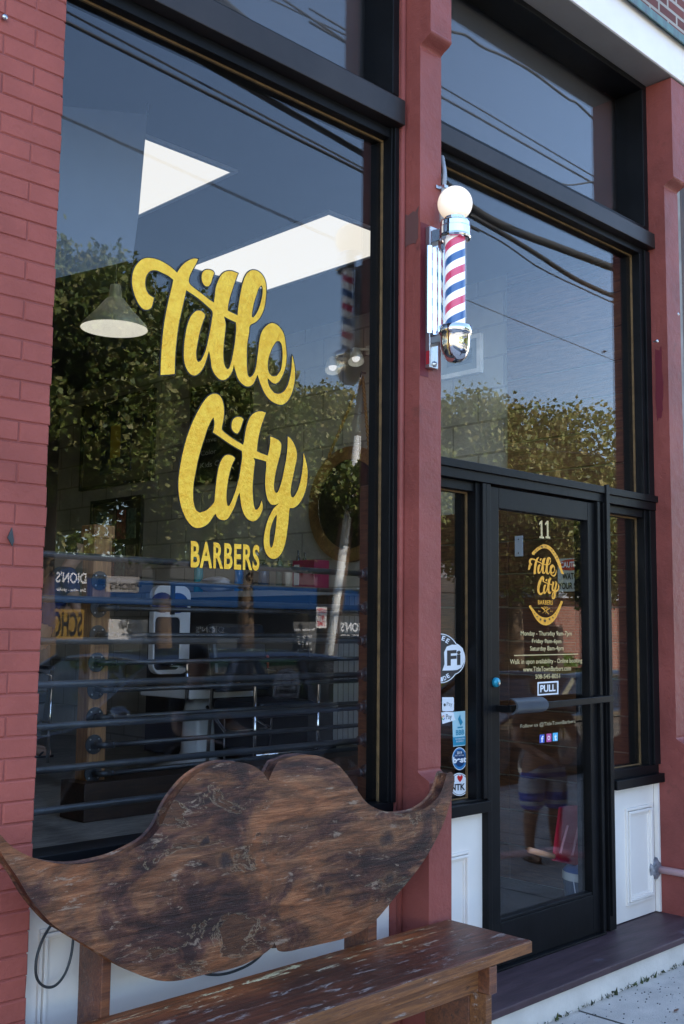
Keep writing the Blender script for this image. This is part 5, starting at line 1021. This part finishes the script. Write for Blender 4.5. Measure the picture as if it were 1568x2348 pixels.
    if glasses:
        mb = MB()
        for s in (-1, 1): mb.tube([W(s*.02+.014*math.cos(a), .062, .938+.012*math.sin(a)) for a in np.linspace(0, 2*PI, 17)], .0016*H, 6, False)
        mb.tube([W(-.034, .06, .94), W(-.05, .0, .942)], .0015*H, 6).tube([W(.034, .06, .94), W(.05, .0, .942)], .0015*H, 6); mb.build('glasses', black_vinyl, t)
    if shoe:
        mb = MB()
        for s in (-1, 1):
            mb.prism([W(s*.069+a*.028, .02+b_*.075, .0015) for a, b_ in [(math.cos(q_)*(1 if math.sin(q_) > 0 else .8), math.sin(q_)) for q_ in np.linspace(0, 2*PI, 20)[:-1]]], (0, 0, .009*H))
            mb.tube([W(s*.069-.026, .03, .012), W(s*.069, .06, .036), W(s*.069+.026, .03, .012)], .005*H, 6)
        mb.build('sandals', shoe, t)
    return t
skin_a = mat('skin_a', (.42, .22, .14), .55, var=.06); skin_b = mat('skin_b', (.5, .3, .22), .55, var=.06); hair_d = mat('hair_dark', (.02, .014, .01), .6, var=.3, vscale=60, bump=.6, bscale=90)
black_cloth = mat('black_cloth', (.015, .015, .017), .85, bump=.4, bscale=12); blue_cloth = mat('blue_cloth', (.02, .05, .2), .85, bump=.4, bscale=12); grey_cloth = mat('grey_cloth', (.16, .16, .17), .85, bump=.4, bscale=12)
# striped board shorts: bands over height
m, nt, out = newmat('board_shorts'); L = nt.links.new; b = N(nt, 'ShaderNodeBsdfPrincipled', ins={'Roughness': .8}); L(b.outputs[0], out.inputs[0]); tc = N(nt, 'ShaderNodeTexCoord'); sx2 = N(nt, 'ShaderNodeSeparateXYZ'); L(tc.outputs['Object'], sx2.inputs[0])
mr2 = N(nt, 'ShaderNodeMapRange'); L(sx2.outputs[2], mr2.inputs[0]); mr2.inputs[1].default_value = .15+.24*1.27; mr2.inputs[2].default_value = .15+.6*1.27
rr2 = ramp(nt, [(0, (.04, .14, .6)), (.16, (.6, .65, .7)), (.22, (.04, .14, .6)), (.34, (.6, .62, .66)), (.56, (.04, .1, .45)), (.64, (.55, .58, .62)), (.7, (.05, .1, .3)), (.8, (.8, .8, .08))]); rr2.color_ramp.interpolation = 'CONSTANT'; L(mr2.outputs[0], rr2.inputs[0]); L(rr2.outputs[0], b.inputs['Base Color']); shorts_m = m
kid = person('child in black T-shirt and striped board shorts mirrored in the door glass', (6.4, -1.5, ZG), math.radians(20), 1.27, skin_a, hair_d, black_cloth, shorts_m, ([(.15, .03, .64), (.07, .12, .57)], [(.15, .05, .64), (.05, .14, .58)]), .26, shoe=black_vinyl); kid.scale = (1.3, 1.2, 1.)
mb = MB()
for k in range(16):
    a = math.radians(200-k*14); p = Vector((6.4, -1.5, ZG+.86)); fx = Vector((math.cos(math.radians(20)), math.sin(math.radians(20)), 0)); q = p+fx*.075*math.cos(a)+UZ*.09*math.sin(a)+Vector((-.342, .94, 0))*.102; mb.ell(q, .012, .006, .012, 8, 6)
mb.build('shirt_print', flat('print_yellow', (.4, .36, .03), .7), kid)
person('adult in black shirt and glasses mirrored low in the picture window', (4.02, -2.28, ZG), math.radians(-12), 1.47, skin_b, hair_d, black_cloth, black_cloth, ([(.17, .06, .66), (.12, .2, .62)], [(.17, .05, .66), (.05, .2, .66)]), .1, glasses=True, shoe=black_vinyl)
person('barber in blue shirt and grey trousers bending behind the timber post', (4.15, 4.6, FZ), math.radians(-110), 1.72, skin_b, hair_d, blue_cloth, grey_cloth, ([(.15, .1, .64), (.08, .24, .62)], [(.15, .1, .64), (.08, .24, .6)]), .1, lean=.45, shoe=black_vinyl)
# ================================================================ the street mirrored in the glass
def car(name, lab, x0, x1, yc, roofz, W_=1.8, paint=None, roof_x=(0.27, .9), flip=False):
    """x0..x1 length, nose at x0; prism body with arches, glazed cabin, wheels"""
    t = thing(name, lab, 'car', ((x0+x1)/2, yc, 0)); Lc = x1-x0; belt = roofz*.64; m = paint
    X = lambda u: x0+u*Lc
    def arch(uc, r=.36, n=9): return [(X(uc)+r*math.cos(a), .34+r*math.sin(a)) for a in np.linspace(0, PI, n)]
    prof = [(X(0.), .35), (X(0.004), .6), (X(.02), .72), (X(.1), .86), (X(roof_x[0]-.02), belt), (X(roof_x[1]+.02), belt+.02), (X(.985), belt-.05), (X(1.), .6), (X(.995), .3)]
    low = [(X(.86), .22)]+[p for p in arch(.8)][:]+[(X(.32), .22)]+arch(.17)+[(X(.05), .24)]
    poly = prof+low
    yw = W_/2
    mb = MB().prism([(x, yc-yw, z) for x, z in poly], (0, W_, 0)); mb.build('body', m, t, bevel=.03)
    ins = .16; r0, r1 = X(roof_x[0]+.13), X(roof_x[1]-.05)
    b0, b1 = X(roof_x[0]-.01), X(roof_x[1]+.03)
    n_ = 10; vs = []
    for j in range(7):
        v = -1+2*j/6
        for i in range(n_+1):
            u = i/n_; x = r0+(r1-r0)*u; vs.append((x, yc+v*(yw-ins), roofz-.05*v*v-.05*abs(2*u-1)**3))
    mb = MB().add(vs, [(j*(n_+1)+i, j*(n_+1)+i+1, (j+1)*(n_+1)+i+1, (j+1)*(n_+1)+i) for j in range(6) for i in range(n_)]); o = mb.build('roof', m, t, smooth=True); s = o.modifiers.new('s', 'SOLIDIFY'); s.thickness = .04; s.offset = -1
    def side(s_, u, z):     # point of the tumbled-in side glass
        f_ = (z-belt)/(roofz-.1-belt); xa_ = b0+(r0-b0)*f_; xb_ = b1+(r1-b1)*f_; return Vector((xa_+(xb_-xa_)*u, yc+s_*(yw-.03-(ins-.03)*f_), z))
    zt_ = roofz-.095
    mb = MB()
    for s_ in (-1, 1):
        for u in (0, .36, .7, 1): mb.obox(side(s_, u, belt), side(s_, u, zt_), .07, .04, up=(0, 1, 0))
    mb.build('pillars', m, t)
    for s_ in (-1, 1):
        for ua, ub in ((.02, .35), (.37, .69), (.71, .98)): MB().quad(side(s_, ua, belt), side(s_, ub, belt), side(s_, ub, zt_), side(s_, ua, zt_)).build('side_window', car_glass, t)
        MB().box(X(.42), X(.46), yc+s_*(yw+.0)-.02, yc+s_*(yw+.0)+.02, belt-.12, belt-.09).build('door_handle', chrome, t, bevel=.006)
        MB().ell((b0+.22, yc+s_*(yw+.1), belt+.08), .07, .1, .07, 12, 8).build('wing_mirror', m, t, smooth=True)
    MB().quad(side(-1, 0, belt), side(1, 0, belt), side(1, 0, zt_), side(-1, 0, zt_)).build('windscreen', car_glass, t); MB().quad(side(-1, 1, belt), side(1, 1, belt), side(1, 1, zt_), side(-1, 1, zt_)).build('rear_window', car_glass, t)
    for u in (.17, .8):
        for s_ in (-1, 1):
            w = MB().lathe((X(u), yc+s_*(yw-.12), .34), [(.2, -.1), (.3, -.11), (.335, -.08), (.335, .08), (.3, .11), (.2, .1)], 28, (0, 1, 0)).build('wheel', flat('tyre', (.02, .02, .02), .8), t, smooth=True)
            mb = MB().lathe((X(u), yc+s_*(yw-.12), .34), [(0, s_*.07), (.06, s_*.08), (.06, s_*.05), (.2, s_*.09), (.205, s_*.1)], 28, (0, 1, 0)); mb.build('rim', steel, w)
    for s_ in (-1, 1):
        MB().ell((X(.03), yc+s_*(yw-.25), .68), .06, .17, .07, 14, 8).build('headlight', flat('lamp_clear', (.7, .7, .72), .1), t, smooth=True); MB().ell((X(.985), yc+s_*(yw-.2), .78), .04, .14, .09, 14, 8).build('tail_light', flat('lamp_red', (.5, .01, .01), .2), t, smooth=True)
    MB().box(X(.998), X(1.0)+.012, yc-.26, yc+.26, .5, .62).build('number_plate', flat('plate', (.6, .6, .6)), t)
    for u in (.36, .62):
        mb = MB().box(X(u), X(u)+.45, yc-.6, yc+.6, .55, .8).box(X(u)+.38, X(u)+.5, yc-.6, yc-.08, .8, 1.12).box(X(u)+.38, X(u)+.5, yc+.08, yc+.6, .8, 1.12); mb.build('seats', flat('seat_grey', (.06, .06, .065), .8), t, bevel=.03)
    return t, side, belt, zt_
car_black = mat('car_black', (.22, .24, .3), .34, metal=.85, var=.02, coat=.5)
c1_, side1, belt1, zt1 = car('parked_car', 'black parked car with a round service logo on its side window', 3.05, 8.1, -4.95, 1.53, paint=car_black)
# logo disc on the car's side window (reads the right way for someone on the pavement)
zc_ = (belt1+zt1)/2; pc = side1(1, .6, zc_); py_ = pc.y+.03; R_ = .165
mb = MB(); disc(mb, (pc.x, py_, zc_), UX, UZ, R_, 40); mb.build('logo_disc', flat('disc_grey', (.75, .76, .76), .5), c1_)
mb = MB(); mb.lathe((pc.x, py_+.003, zc_+.06), [(.06, 0), (.072, 0)], 30, (0, 1, 0)); quad_text(mb, 'BUS SERVICE', (pc.x+.13, py_+.003, zc_-.02), (pc.x-.13, py_+.003, zc_-.02), (pc.x-.13, py_+.003, zc_-.06), (pc.x+.13, py_+.003, zc_-.06), off=.02)
quad_text(mb, '978-425-4706', (pc.x+.1, py_+.003, zc_-.08), (pc.x-.1, py_+.003, zc_-.08), (pc.x-.1, py_+.003, zc_-.11), (pc.x+.1, py_+.003, zc_-.11)); mb.build('logo_text', black_vinyl, c1_)
pe = side1(1, .99, belt1); mb = MB(); quad_text(mb, 'Elite', (7.02, pc.y+.02, 1.4), (6.78, pc.y+.02, 1.4), (6.78, pc.y+.02, 1.3), (7.02, pc.y+.02, 1.3), shear=.3); mb.build('script_badge', steel, c1_)
car('parked_car', 'low black parked car mirrored in the door glass', 8.75, 13.2, -4.7, 1.27, paint=mat('car_blue_black', (.012, .014, .022), .15, var=.02, coat=1.))
car('parked_car', 'distant black parked car with red tail light beside the wooden rail', 26., 30.2, -24.5, 1.45, paint=mat('car_far', (.02, .02, .02), .3))
# trees
def leaves(centers, radii, n, size, m, name='crown', parent=None, seed=1, squash=.85, hollow=.45):
    rn = np.random.default_rng(seed); centers = np.array(centers, float); radii = np.array(radii, float); w = radii**2.4; w /= w.sum(); k = rn.choice(len(centers), n, p=w)
    d = rn.normal(size=(n, 3)); d /= np.linalg.norm(d, axis=1)[:, None]; r = hollow+(1-hollow)*rn.random(n)**.6; r *= 1+.12*rn.normal(size=n)
    p = centers[k]+d*(radii[k]*r)[:, None]*np.array([1, 1, squash])
    u = rn.normal(size=(n, 3)); u /= np.linalg.norm(u, axis=1)[:, None]; v = np.cross(u, rn.normal(size=(n, 3))); v /= np.linalg.norm(v, axis=1)[:, None]
    s = (size*(.6+.8*rn.random(n)))[:, None]
    V = np.stack([p-u*s*.6, p+v*s*.42-u*s*.05, p+u*s*.7, p-v*s*.42-u*s*.05], 1).reshape(-1, 3); Fi = np.arange(n*4).reshape(n, 4)
    me = bpy.data.meshes.new(name); me.vertices.add(n*4); me.vertices.foreach_set('co', V.ravel()); me.loops.add(n*4); me.loops.foreach_set('vertex_index', Fi.ravel().astype(np.int32)); me.polygons.add(n); me.polygons.foreach_set('loop_start', np.arange(0, n*4, 4, dtype=np.int32)); me.update(calc_edges=True); return link(name, me, m, parent)
def tree(lab, x, y, h, r, z0, m, n=16000, seed=1, size=.14, tr=.2, grp='street trees across the road', lobes=26, zsp=1.):
    t = thing('street_tree', lab, 'tree', (x, y, 0), grp); rn = np.random.default_rng(seed); cs, rs = [], []
    hc = (h+z0)/2; hr_ = (h-z0)/2
    for k in range(lobes):
        d = rn.normal(size=3); d /= np.linalg.norm(d); q = .5+.35*rn.random(); cs.append((x+d[0]*r*q, y+d[1]*r*q*.8, hc+d[2]*hr_*q)); rs.append(r*(.24+.16*rn.random()))
    cs.append((x, y, hc)); rs.append(r*.5)
    leaves(cs, rs, n, size, m, 'crown', t, seed)
    mb = MB().tube([(x, y, -.02), (x+.05, y, z0*.5), (x, y, z0), (x+.1, y+.05, hc), (x, y, h*.85)], [tr*1.25, tr, tr*.85, tr*.5, tr*.15], 12)
    for k in range(12):
        q = cs[k]; mb.tube([(x, y, z0*.8+.2*k), ((x+q[0])/2, (y+q[1])/2, (z0+q[2])/2+.4), q], [tr*.45, tr*.28, tr*.08], 7)
    mb.build('trunk', bark, t, smooth=True); return t
tree('tallest leafy tree, mirrored at the left of the picture window', 9.0, -13, 8.9, 2.7, 2.7, leaf_a, 80000, 3, .095, lobes=34)
tree('broad dark tree mirrored behind the word Title', 12.4, -14.5, 8.3, 2.7, 2.6, leaf_a, 75000, 4, .095, lobes=34)
tree('leafy tree mirrored between the word Title and the leaning pole', 16.6, -17.0, 8.6, 2.7, 3.2, leaf_a, 60000, 5, .11, lobes=30)
tree('yellowish tree mirrored behind the leaning utility pole', 23.0, -21, 9.2, 3.2, 3.0, leaf_b, 55000, 6, .12, lobes=30)
tree('forked tree with thick trunk mirrored in the door', 27.0, -16.8, 8.9, 4.3, 3.0, leaf_b, 70000, 7, .125, .27, lobes=42)
tree('smaller golden tree mirrored behind the number eleven on the door', 30.6, -16.2, 6.9, 3.3, 2.6, leaf_b, 42000, 17, .12, lobes=26)
tree('low yellow green tree mirrored at the right of the transom', 37.0, -20., 8.3, 3.6, 3.6, leaf_b, 50000, 8, .13)
tree('thin tree mirrored behind the narrow left sidelight', 19.5, -15.2, 7.0, 2.2, 2.8, leaf_a, 35000, 9, .11)
def bush(lab, x, y, r, h, m, n=2500, seed=1, grp='low bushes along the far verge'):
    t = thing('bush', lab, 'bush', (x, y, 0), grp); rn = np.random.default_rng(seed); cs = [(x+r*rn.uniform(-.6, .6), y+r*.5*rn.uniform(-.6, .6), h*.5*rn.uniform(.7, 1.1)) for _ in range(7)]
    leaves(cs, [h*.45]*7, n, .09, m, 'foliage', t, seed); MB().tube([(x, y, 0), (x, y, h*.6)], .03, 6).build('stem', bark, t)
bush('round green bush mirrored behind the parked car windows', 7.9, -10.8, .9, .9, leaf_a, seed=3)
bush('clipped hedge mirrored beside the brick building', 29.5, -17.2, 1.5, 1.1, leafmat('leaf_bright', [(.1, .2, .02), (.16, .3, .03)]), 4000, 4)
bush('dark bush mirrored low in the left sidelight', 17.6, -12.2, 1.1, 1.3, leaf_a, 3000, 5)
# utility pole leaning, with white conduit and sign
pb = MY(738, 1540, -14.8); pb.z = 0; pt = MY(846, 820, -14.8); d_ = (pt-pb); top_ = pb+d_*1.45
up = thing('utility_pole', 'leaning wooden utility pole with white conduit, mirrored beside the near frame', 'utility pole', pb)
MB().tube([pb-Vector((0, 0, .02)), pb.lerp(top_, .5), top_], [.19, .17, .13], 16).build('pole', mat('pole_wood', (.2, .12, .07), .85, var=.3, stretch=(1, 1, .2), bump=.6, bscale=30), up, smooth=True)
off_ = Vector((-.1, .12, 0)); mb = MB()
for a, b_ in ((.02, .3), (.3, .52), (.53, .74), (.745, .97)): mb.tube([pb.lerp(top_, a)+off_, pb.lerp(top_, b_)+off_], .1, 12)
mb.build('conduit_cover', flat('conduit_white', (.72, .72, .7), .5), up, smooth=True)
MB().obox(top_.lerp(pb, .08)+Vector((-1, 0, 0)), top_.lerp(pb, .08)+Vector((1, 0, 0)), .1, .12).build('crossarm', MATS['pole_wood'], up)
sg = MY(736, 1416, -14.6)
ns = thing('parking_sign', 'white no parking any time sign with red letters on the leaning pole', 'sign', sg)
sy_ = sg.y+.02
MB().box(sg.x-.16, sg.x+.16, sy_-.004, sy_, sg.z-.23, sg.z+.23).build('plate', flat('sign_white', (.78, .78, .76), .4), ns, bevel=.003)
def sgt(mb, s, z1, z0, w=.13, off=.03): quad_text(mb, s, (sg.x+w, sy_+.003, sg.z+z1), (sg.x-w, sy_+.003, sg.z+z1), (sg.x-w, sy_+.003, sg.z+z0), (sg.x+w, sy_+.003, sg.z+z0), off=off)
mb = MB(); sgt(mb, 'ANY', .07, -.04, .1); sgt(mb, 'TIME', -.08, -.19); 
mb.build('letters', flat('sign_red2', (.5, .03, .04), .5), ns)
mb = MB().box(sg.x-.14, sg.x+.14, sy_+.0005, sy_+.002, sg.z+.11, sg.z+.2); mb.build('red_band', MATS['sign_red2'], ns); mb = MB(); sgt(mb, 'NO PARKING', .185, .125, .125, .02); mb.build('band_text', white_vinyl, ns)
# overhead wires
wirem = flat('wire_black', (.01, .01, .01), .6)
def wire(lab, a, b_, y, r, ext=.6, far=14, y2=None, name='overhead_wire', sag=.0, pts=None):
    ps = [MY(*p, y) for p in (pts or (a, b_))]
    if len(ps) == 2:
        p, q = ps; p, q = p-(q-p)*ext, q+(q-p)*ext; ps = [p.lerp(q, k/12)-Vector((0, 0, sag*math.sin(PI*k/12))) for k in range(13)]
    else: ps = [ps[0]-(ps[1]-ps[0])*far]+[Vector(v) for v in catmull([tuple(v) for v in ps], 6, 180)[:6*(len(ps)-1)+1]]+[ps[-1]+(ps[-1]-ps[-2])*14]
    return tag(MB().tube(ps, r, 8).build(name, wirem, smooth=True), lab, 'wire', 'overhead wires mirrored in the glass')
wire('thick wire mirrored near the top of the picture window', (155, 53), (819, 389), -7.5, .022)
wire('upper line of a thin close pair mirrored behind the white ceiling panels', (143, 265), (760, 543), -8.5, .007)
wire('lower line of a thin close pair mirrored behind the white ceiling panels', (143, 269), (760, 547), -8.5, .007)
wire('upper wire of two mirrored in the transom above the picture window', (640, 0), (806, 80), -7., .012, 1.2); wire('lower wire of two mirrored in the transom above the picture window', (650, -10), (806, 96), -6.8, .015, 1.2)
wire('wavy thick cable mirrored highest in the transom over the door bay', None, None, -7., .022, far=4, pts=((1013, 55), (1045, 70), (1075, 78), (1110, 103), (1170, 130), (1230, 165), (1310, 225), (1330, 235), (1383, 292)))
wire('upper straight wire of two in the middle of the door bay transom', (1014, 193), (1383, 412), -7.6, .014); wire('lower straight wire of two in the middle of the door bay transom', (1014, 217), (1383, 428), -7.6, .02)
wire('drooping service cable mirrored low in the door bay transom', None, None, -7.2, .016, far=.5, pts=((1226, 413), (1270, 413), (1310, 422), (1350, 417), (1384, 410)))
wire('thin wire pair crossing the sky over the mirrored tree tops', (1075, 690), (1400, 823), -9, .008)
wire('dark line just below the cable bundle right of the barber pole', None, None, -8., .014, pts=((1080, 518), (1150, 555), (1230, 610), (1320, 655), (1400, 690)))
wire('lower of the two cable bundles right of the barber pole', None, None, -8., .045, pts=((1080, 495), (1150, 535), (1230, 583), (1320, 640), (1402, 675)))
wire('upper fat cable bundle mirrored right of the barber pole', None, None, -8., .075, pts=((1040, 440), (1100, 490), (1180, 530), (1260, 560), (1340, 590), (1402, 612)))
wire('thin wire mirrored across the crowns above the door', (1010, 1010), (1400, 1045), -9, .006)
# buildings across the street
def signbox(t, name, x0, x1, z0, z1, y, col, m=None, d=.05): return MB().box(x0, x1, y-d, y, z0, z1).build(name, m or flat(name+'_m', col, .6), t)
YS_ = -32.
st = thing('wine_shop', 'dark fronted liquor store with blue awning across the street, seen mirrored', 'building', (30, YS_, 0))
MB().box(8, 47, YS_-10, YS_, 0, 4.2).build('wall', flat('shop_dark', (.035, .04, .04), .6), st)
MB().box(8, 47, YS_, YS_+.06, .1, .5).build('plinth', flat('plinth_green', (.03, .13, .06), .6), st)
MB().box(8, 47, YS_, YS_+.06, 3.6, 4.3).build('cornice', flat('cornice_grey', (.06, .055, .05), .7), st)
aw = MB().prism([(12, YS_+.07, 3.45), (12, YS_+1.3, 2.75), (12, YS_+1.3, 2.5), (12, YS_+.07, 2.6)], (24, 0, 0)).build('awning', flat('awning_blue', (.001, .03, .11), .8, spec=.1), st, label='long blue awning')
for x in range(14, 44, 5): 
    f_ = MB().box(x, x+3.6, YS_+.001, YS_+.05, .6, 2.4).build('window', flat('shop_pane', (.03, .035, .04), .12), st)
def rtext(t, s, xl, z1, z0, w, y, m, off=.02, name='sign_lettering'):  # starts at +x end and runs to -x: right way round for the street, mirrored in the glass
    mb = MB(); quad_text(mb, s, (xl, y, z1), (xl-w, y, z1), (xl-w, y, z0), (xl, y, z0), off=off); return mb.build(name, m, t)
def street_sign(name, lab, pxa, pya, pxb, pyb, y, col, texts, cat='sign'):
    a, b_ = MY(pxa, pya, y), MY(pxb, pyb, y); x0, x1 = min(a.x, b_.x), max(a.x, b_.x); z1, z0 = max(a.z, b_.z), min(a.z, b_.z); t = thing(name, lab, cat, ((x0+x1)/2, y, z0))
    MB().box(x0, x1, y-.05, y, z0, z1).build('board', flat(name+lab[:6].replace(' ', '_'), col, .6), t)
    W_, H_ = x1-x0, z1-z0
    for s, u0, u1, v0, v1, m in texts: rtext(t, s, x1-W_*u0, z0+H_*v1, z0+H_*v0, W_*(u1-u0), y+.006, m)
    MB().obox((x0+.1, y-.08, 0), (x0+.1, y-.08, z0+.1), .07, .07).obox((x1-.1, y-.08, 0), (x1-.1, y-.08, z0+.1), .07, .07).build('post', pipe_black, t)
    return t
wv = white_vinyl
street_sign('shop_sign', "dark green Dion's fine wine sign at the extreme left of the window", 85, 1298, 200, 1368, -27., (.015, .03, .035), [("DION'S", .02, .62, .45, .85, wv), ('fine wine - spirits', .02, .6, .12, .28, wv)])
street_sign('shop_sign', "pale Dion's sign mirrored behind the second pipe flange", 245, 1320, 318, 1360, -26., (.35, .33, .33), [("DION'S", .1, .9, .15, .6, black_vinyl)])
street_sign('shop_sign', "dark Dion's sign mirrored low between chair and pole", 440, 1432, 520, 1460, -25.5, (.02, .022, .025), [("DION'S", .1, .9, .35, .85, wv), ('fine wine - spirits - craft beer', .1, .9, .08, .22, wv)])
street_sign('shop_sign', "dark Dion's sign mirrored beside the window's right edge", 765, 1422, 840, 1462, -25.5, (.02, .022, .025), [("DION'S", .05, .8, .35, .9, wv), ('fine wine - spirits', .05, .8, .08, .22, wv)])
street_sign('school_sign', 'yellow school banner mirrored at the left below the blue awning', 82, 1396, 192, 1466, -26.5, (.3, .17, .02), [('SCHOOL', .03, .97, .1, .92, black_vinyl)])
es = street_sign('enter_banner', 'white enter here banner with arrow mirrored behind the pipe flanges', 250, 1420, 337, 1466, -25., (.6, .58, .57), [('ENTER HERE', .28, .74, .55, .78, black_vinyl), ('<-', .38, .66, .18, .5, black_vinyl)])
street_sign('menu_sign', 'grey poster board with faint lines mirrored right of the middle', 672, 1425, 726, 1500, -26., (.12, .12, .12), [('Wine and Beer Tastings', .05, .95, .7, .8, wv), ('Gift Cards', .2, .8, .5, .6, wv), ('Wine Club', .2, .8, .3, .4, wv), ('Events', .2, .8, .12, .2, wv)])
# brick building on the right
bxa, bxb = MY(1250, 1400, -19.).x, MY(1425, 1400, -19.).x+5
eave = MY(1300, 1372, -19.).z
bb = thing('brick_building', 'low red brick building with shingle roof mirrored in the door', 'building', ((bxa+bxb)/2, -22, 0))
far_brick = brickmat('far_brick', (.27, .07, .04), (.2, .055, .035), (.24, .18, .15), .3, .1, .02)
MB().box(bxa, bxb, -21.5, -19.0, 0, eave).build('wall', far_brick, bb)
MB().box(bxa-.3, bxb, -21.7, -18.7, eave, eave+.28).build('eave_trim', flat('trim_white', (.4, .42, .46), .5), bb)
rz = MY(1300, 1292, -21).z+.4
MB().prism([(bxa-.35, -18.65, eave+.29), (bxa-.35, -20.7, rz), (bxa-.35, -22., eave+.29)], (bxb-bxa+.4, 0, 0)).build('roof', brickmat('shingles', (.3, .3, .28), (.2, .2, .19), (.1, .1, .1), .35, .18, .015, 'xz'), bb)
MB().box(bxa+3.6, bxb-.5, -19.6, -18.98, eave+.9, eave+1.6).build('red_dormer', flat('roof_red', (.5, .12, .06), .7), bb)
for k in range(2): 
    w_ = MB().box(bxa+2.2+k*3, bxa+3.2+k*3, -18.998, -18.97, .9, 2.2).build('window', flat('pane_dark', (.03, .03, .035), .1), bb)
# red and white houses further away
def house(lab, px0, px1, y, z1, wall, trim, d=8.):
    a, b_ = MY(px0, 1400, y).x, MY(px1, 1400, y).x; t = thing('house', lab, 'house', ((a+b_)/2, y, 0), 'houses beyond the far trees')
    MB().box(a, b_, y-d, y, 0, z1).build('wall', wall, t); MB().prism([(a-.3, y+.3, z1+.001), (a-.3, y-d/2, z1+2.2), (a-.3, y-d-.3, z1+.001)], (b_-a+.6, 0, 0)).build('roof', flat('house_roof', (.16, .15, .15), .8), t)
    mb = MB(); 
    for u in (.0, .48, .96): mb.box(a+(b_-a)*u, a+(b_-a)*u+.25, y+.001, y+.06, 0, z1)
    mb.box(a, b_, y+.061, y+.1, z1-.35, z1); mb.build('trim', trim, t)
    for u in (.15, .6): MB().box(a+(b_-a)*u, a+(b_-a)*u+1.1, y+.001, y+.05, 1., 2.6).build('window', flat('house_pane', (.04, .05, .06), .1), t)
wtrim = flat('trim_w', (.75, .75, .74), .6)
house('dark red house with white corner trim mirrored behind the tree trunk', 1128, 1182, -40, 5.6, flat('house_red', (.33, .03, .05), .7), wtrim)
house('white house mirrored in the narrow left sidelight', 1000, 1072, -38, 4.6, flat('house_white', (.72, .72, .7), .7), wtrim)
house('pale yellow house mirrored between trunk and brick building', 1196, 1262, -44, 4.0, flat('house_cream', (.6, .55, .42), .7), wtrim)
# fence, wooden rail
fx0, fx1 = MY(1120, 1400, -26).x, MY(1290, 1400, -26).x
fe = thing('iron_fence', 'black iron railing mirrored behind the tree trunk in the door', 'fence', ((fx0+fx1)/2, -26, 0)); mb = MB()
for x in np.arange(fx0, fx1, .14): mb.box(x, x+.025, -26.01, -25.985, .05, 1.9)
mb.build('balusters', pipe_black, fe); MB().box(fx0, fx1, -26.03, -25.97, 1.8, 1.88).box(fx0, fx1, -26.03, -25.97, .2, .28).build('rails', pipe_black, fe)
wr_ = thing('timber_rail', 'grey timber guard rail mirrored low in the door', 'guard rail', (26, -20.8, 0))
MB().box(22, 46, -20.9, -20.8, .55, .85).build('beam', mat('grey_timber', (.25, .23, .2), .8), wr_)
for x in range(22, 46, 3): MB().box(x, x+.25, -20.799, -20.6, 0, .95).build('post', MATS['grey_timber'], wr_)
gp = thing('timber_bollard', 'dark square timber post mirrored in front of the brick building', 'bollard', (MY(1270, 1500, -15).x, -15, 0)); MB().box(MY(1270, 1500, -15).x-.15, MY(1270, 1500, -15).x+.15, -15.15, -14.85, 0, 1.85).build('post', flat('dark_post', (.05, .03, .02), .8), gp, bevel=.02)
# far mass of trees closing the street
rn = np.random.default_rng(11); cs = [(x, -58+rn.uniform(-4, 4), z_+rn.uniform(-1.5, 1.5)) for x in np.arange(-20, 130, 3.6) for z_ in (2.5, 7.5)]
o = leaves(cs, [3.9]*len(cs), 70000, .42, leaf_a, 'distant_woods', None, 12); tag(o, 'distant line of trees closing the view across the street', 'trees', kind='stuff')
# ================================================================ light, sky, camera
EL, AZ = math.radians(43), math.radians(14)     # sun stands behind the shop
S_ = Vector((math.sin(AZ)*math.cos(EL), math.cos(AZ)*math.cos(EL), math.sin(EL)))
ld = bpy.data.lights.new('sun', 'SUN'); ld.energy = 5; ld.angle = math.radians(.5); ld.color = (1, .93, .83); lo = bpy.data.objects.new('sun', ld); COL.objects.link(lo); lo.rotation_euler = S_.to_track_quat('Z', 'Y').to_euler()
w = bpy.data.worlds.new('World'); sc.world = w; w.use_nodes = True; nt = w.node_tree; nt.nodes.clear()
sk = nt.nodes.new('ShaderNodeTexSky'); sk.sky_type = 'NISHITA'; sk.sun_disc = False; sk.sun_elevation = EL; sk.sun_rotation = AZ; sk.air_density = 1.0; sk.dust_density = .1; sk.ozone_density = 4.5
bg = nt.nodes.new('ShaderNodeBackground'); bg.inputs[1].default_value = .15; wo = nt.nodes.new('ShaderNodeOutputWorld'); tn = nt.nodes.new('ShaderNodeMix'); tn.data_type = 'RGBA'; tn.blend_type = 'MULTIPLY'; tn.inputs[0].default_value = 1; tn.inputs[7].default_value = (1.14, 1., .9, 1); nt.links.new(sk.outputs[0], tn.inputs[6]); nt.links.new(tn.outputs[2], bg.inputs[0]); nt.links.new(bg.outputs[0], wo.inputs[0])
cd_ = bpy.data.cameras.new('camera'); cam = bpy.data.objects.new('camera', cd_); COL.objects.link(cam); sc.camera = cam
M4 = Matrix.Identity(4)
for i in range(3):
    for j in range(3): M4[i][j] = ROT[i][j]
    M4[i][3] = CAM[i]
cam.matrix_world = M4; cd_.sensor_fit = 'VERTICAL'; cd_.sensor_height = 36; cd_.lens = 36*F/2347.; cd_.clip_end = 500; cd_.clip_start = .02
sc.view_settings.view_transform = 'Standard'; sc.view_settings.look = 'None'; sc.view_settings.exposure = 2.36; sc.view_settings.gamma = 1
sc.cycles.max_bounces = 8; sc.cycles.transparent_max_bounces = 16; sc.cycles.glossy_bounces = 5; sc.cycles.use_denoising = True; sc.cycles.sample_clamp_indirect = 6; sc.cycles.caustics_reflective = False; sc.cycles.caustics_refractive = False
for o in bpy.data.objects:
    if 'base' in o.keys(): del o['base']
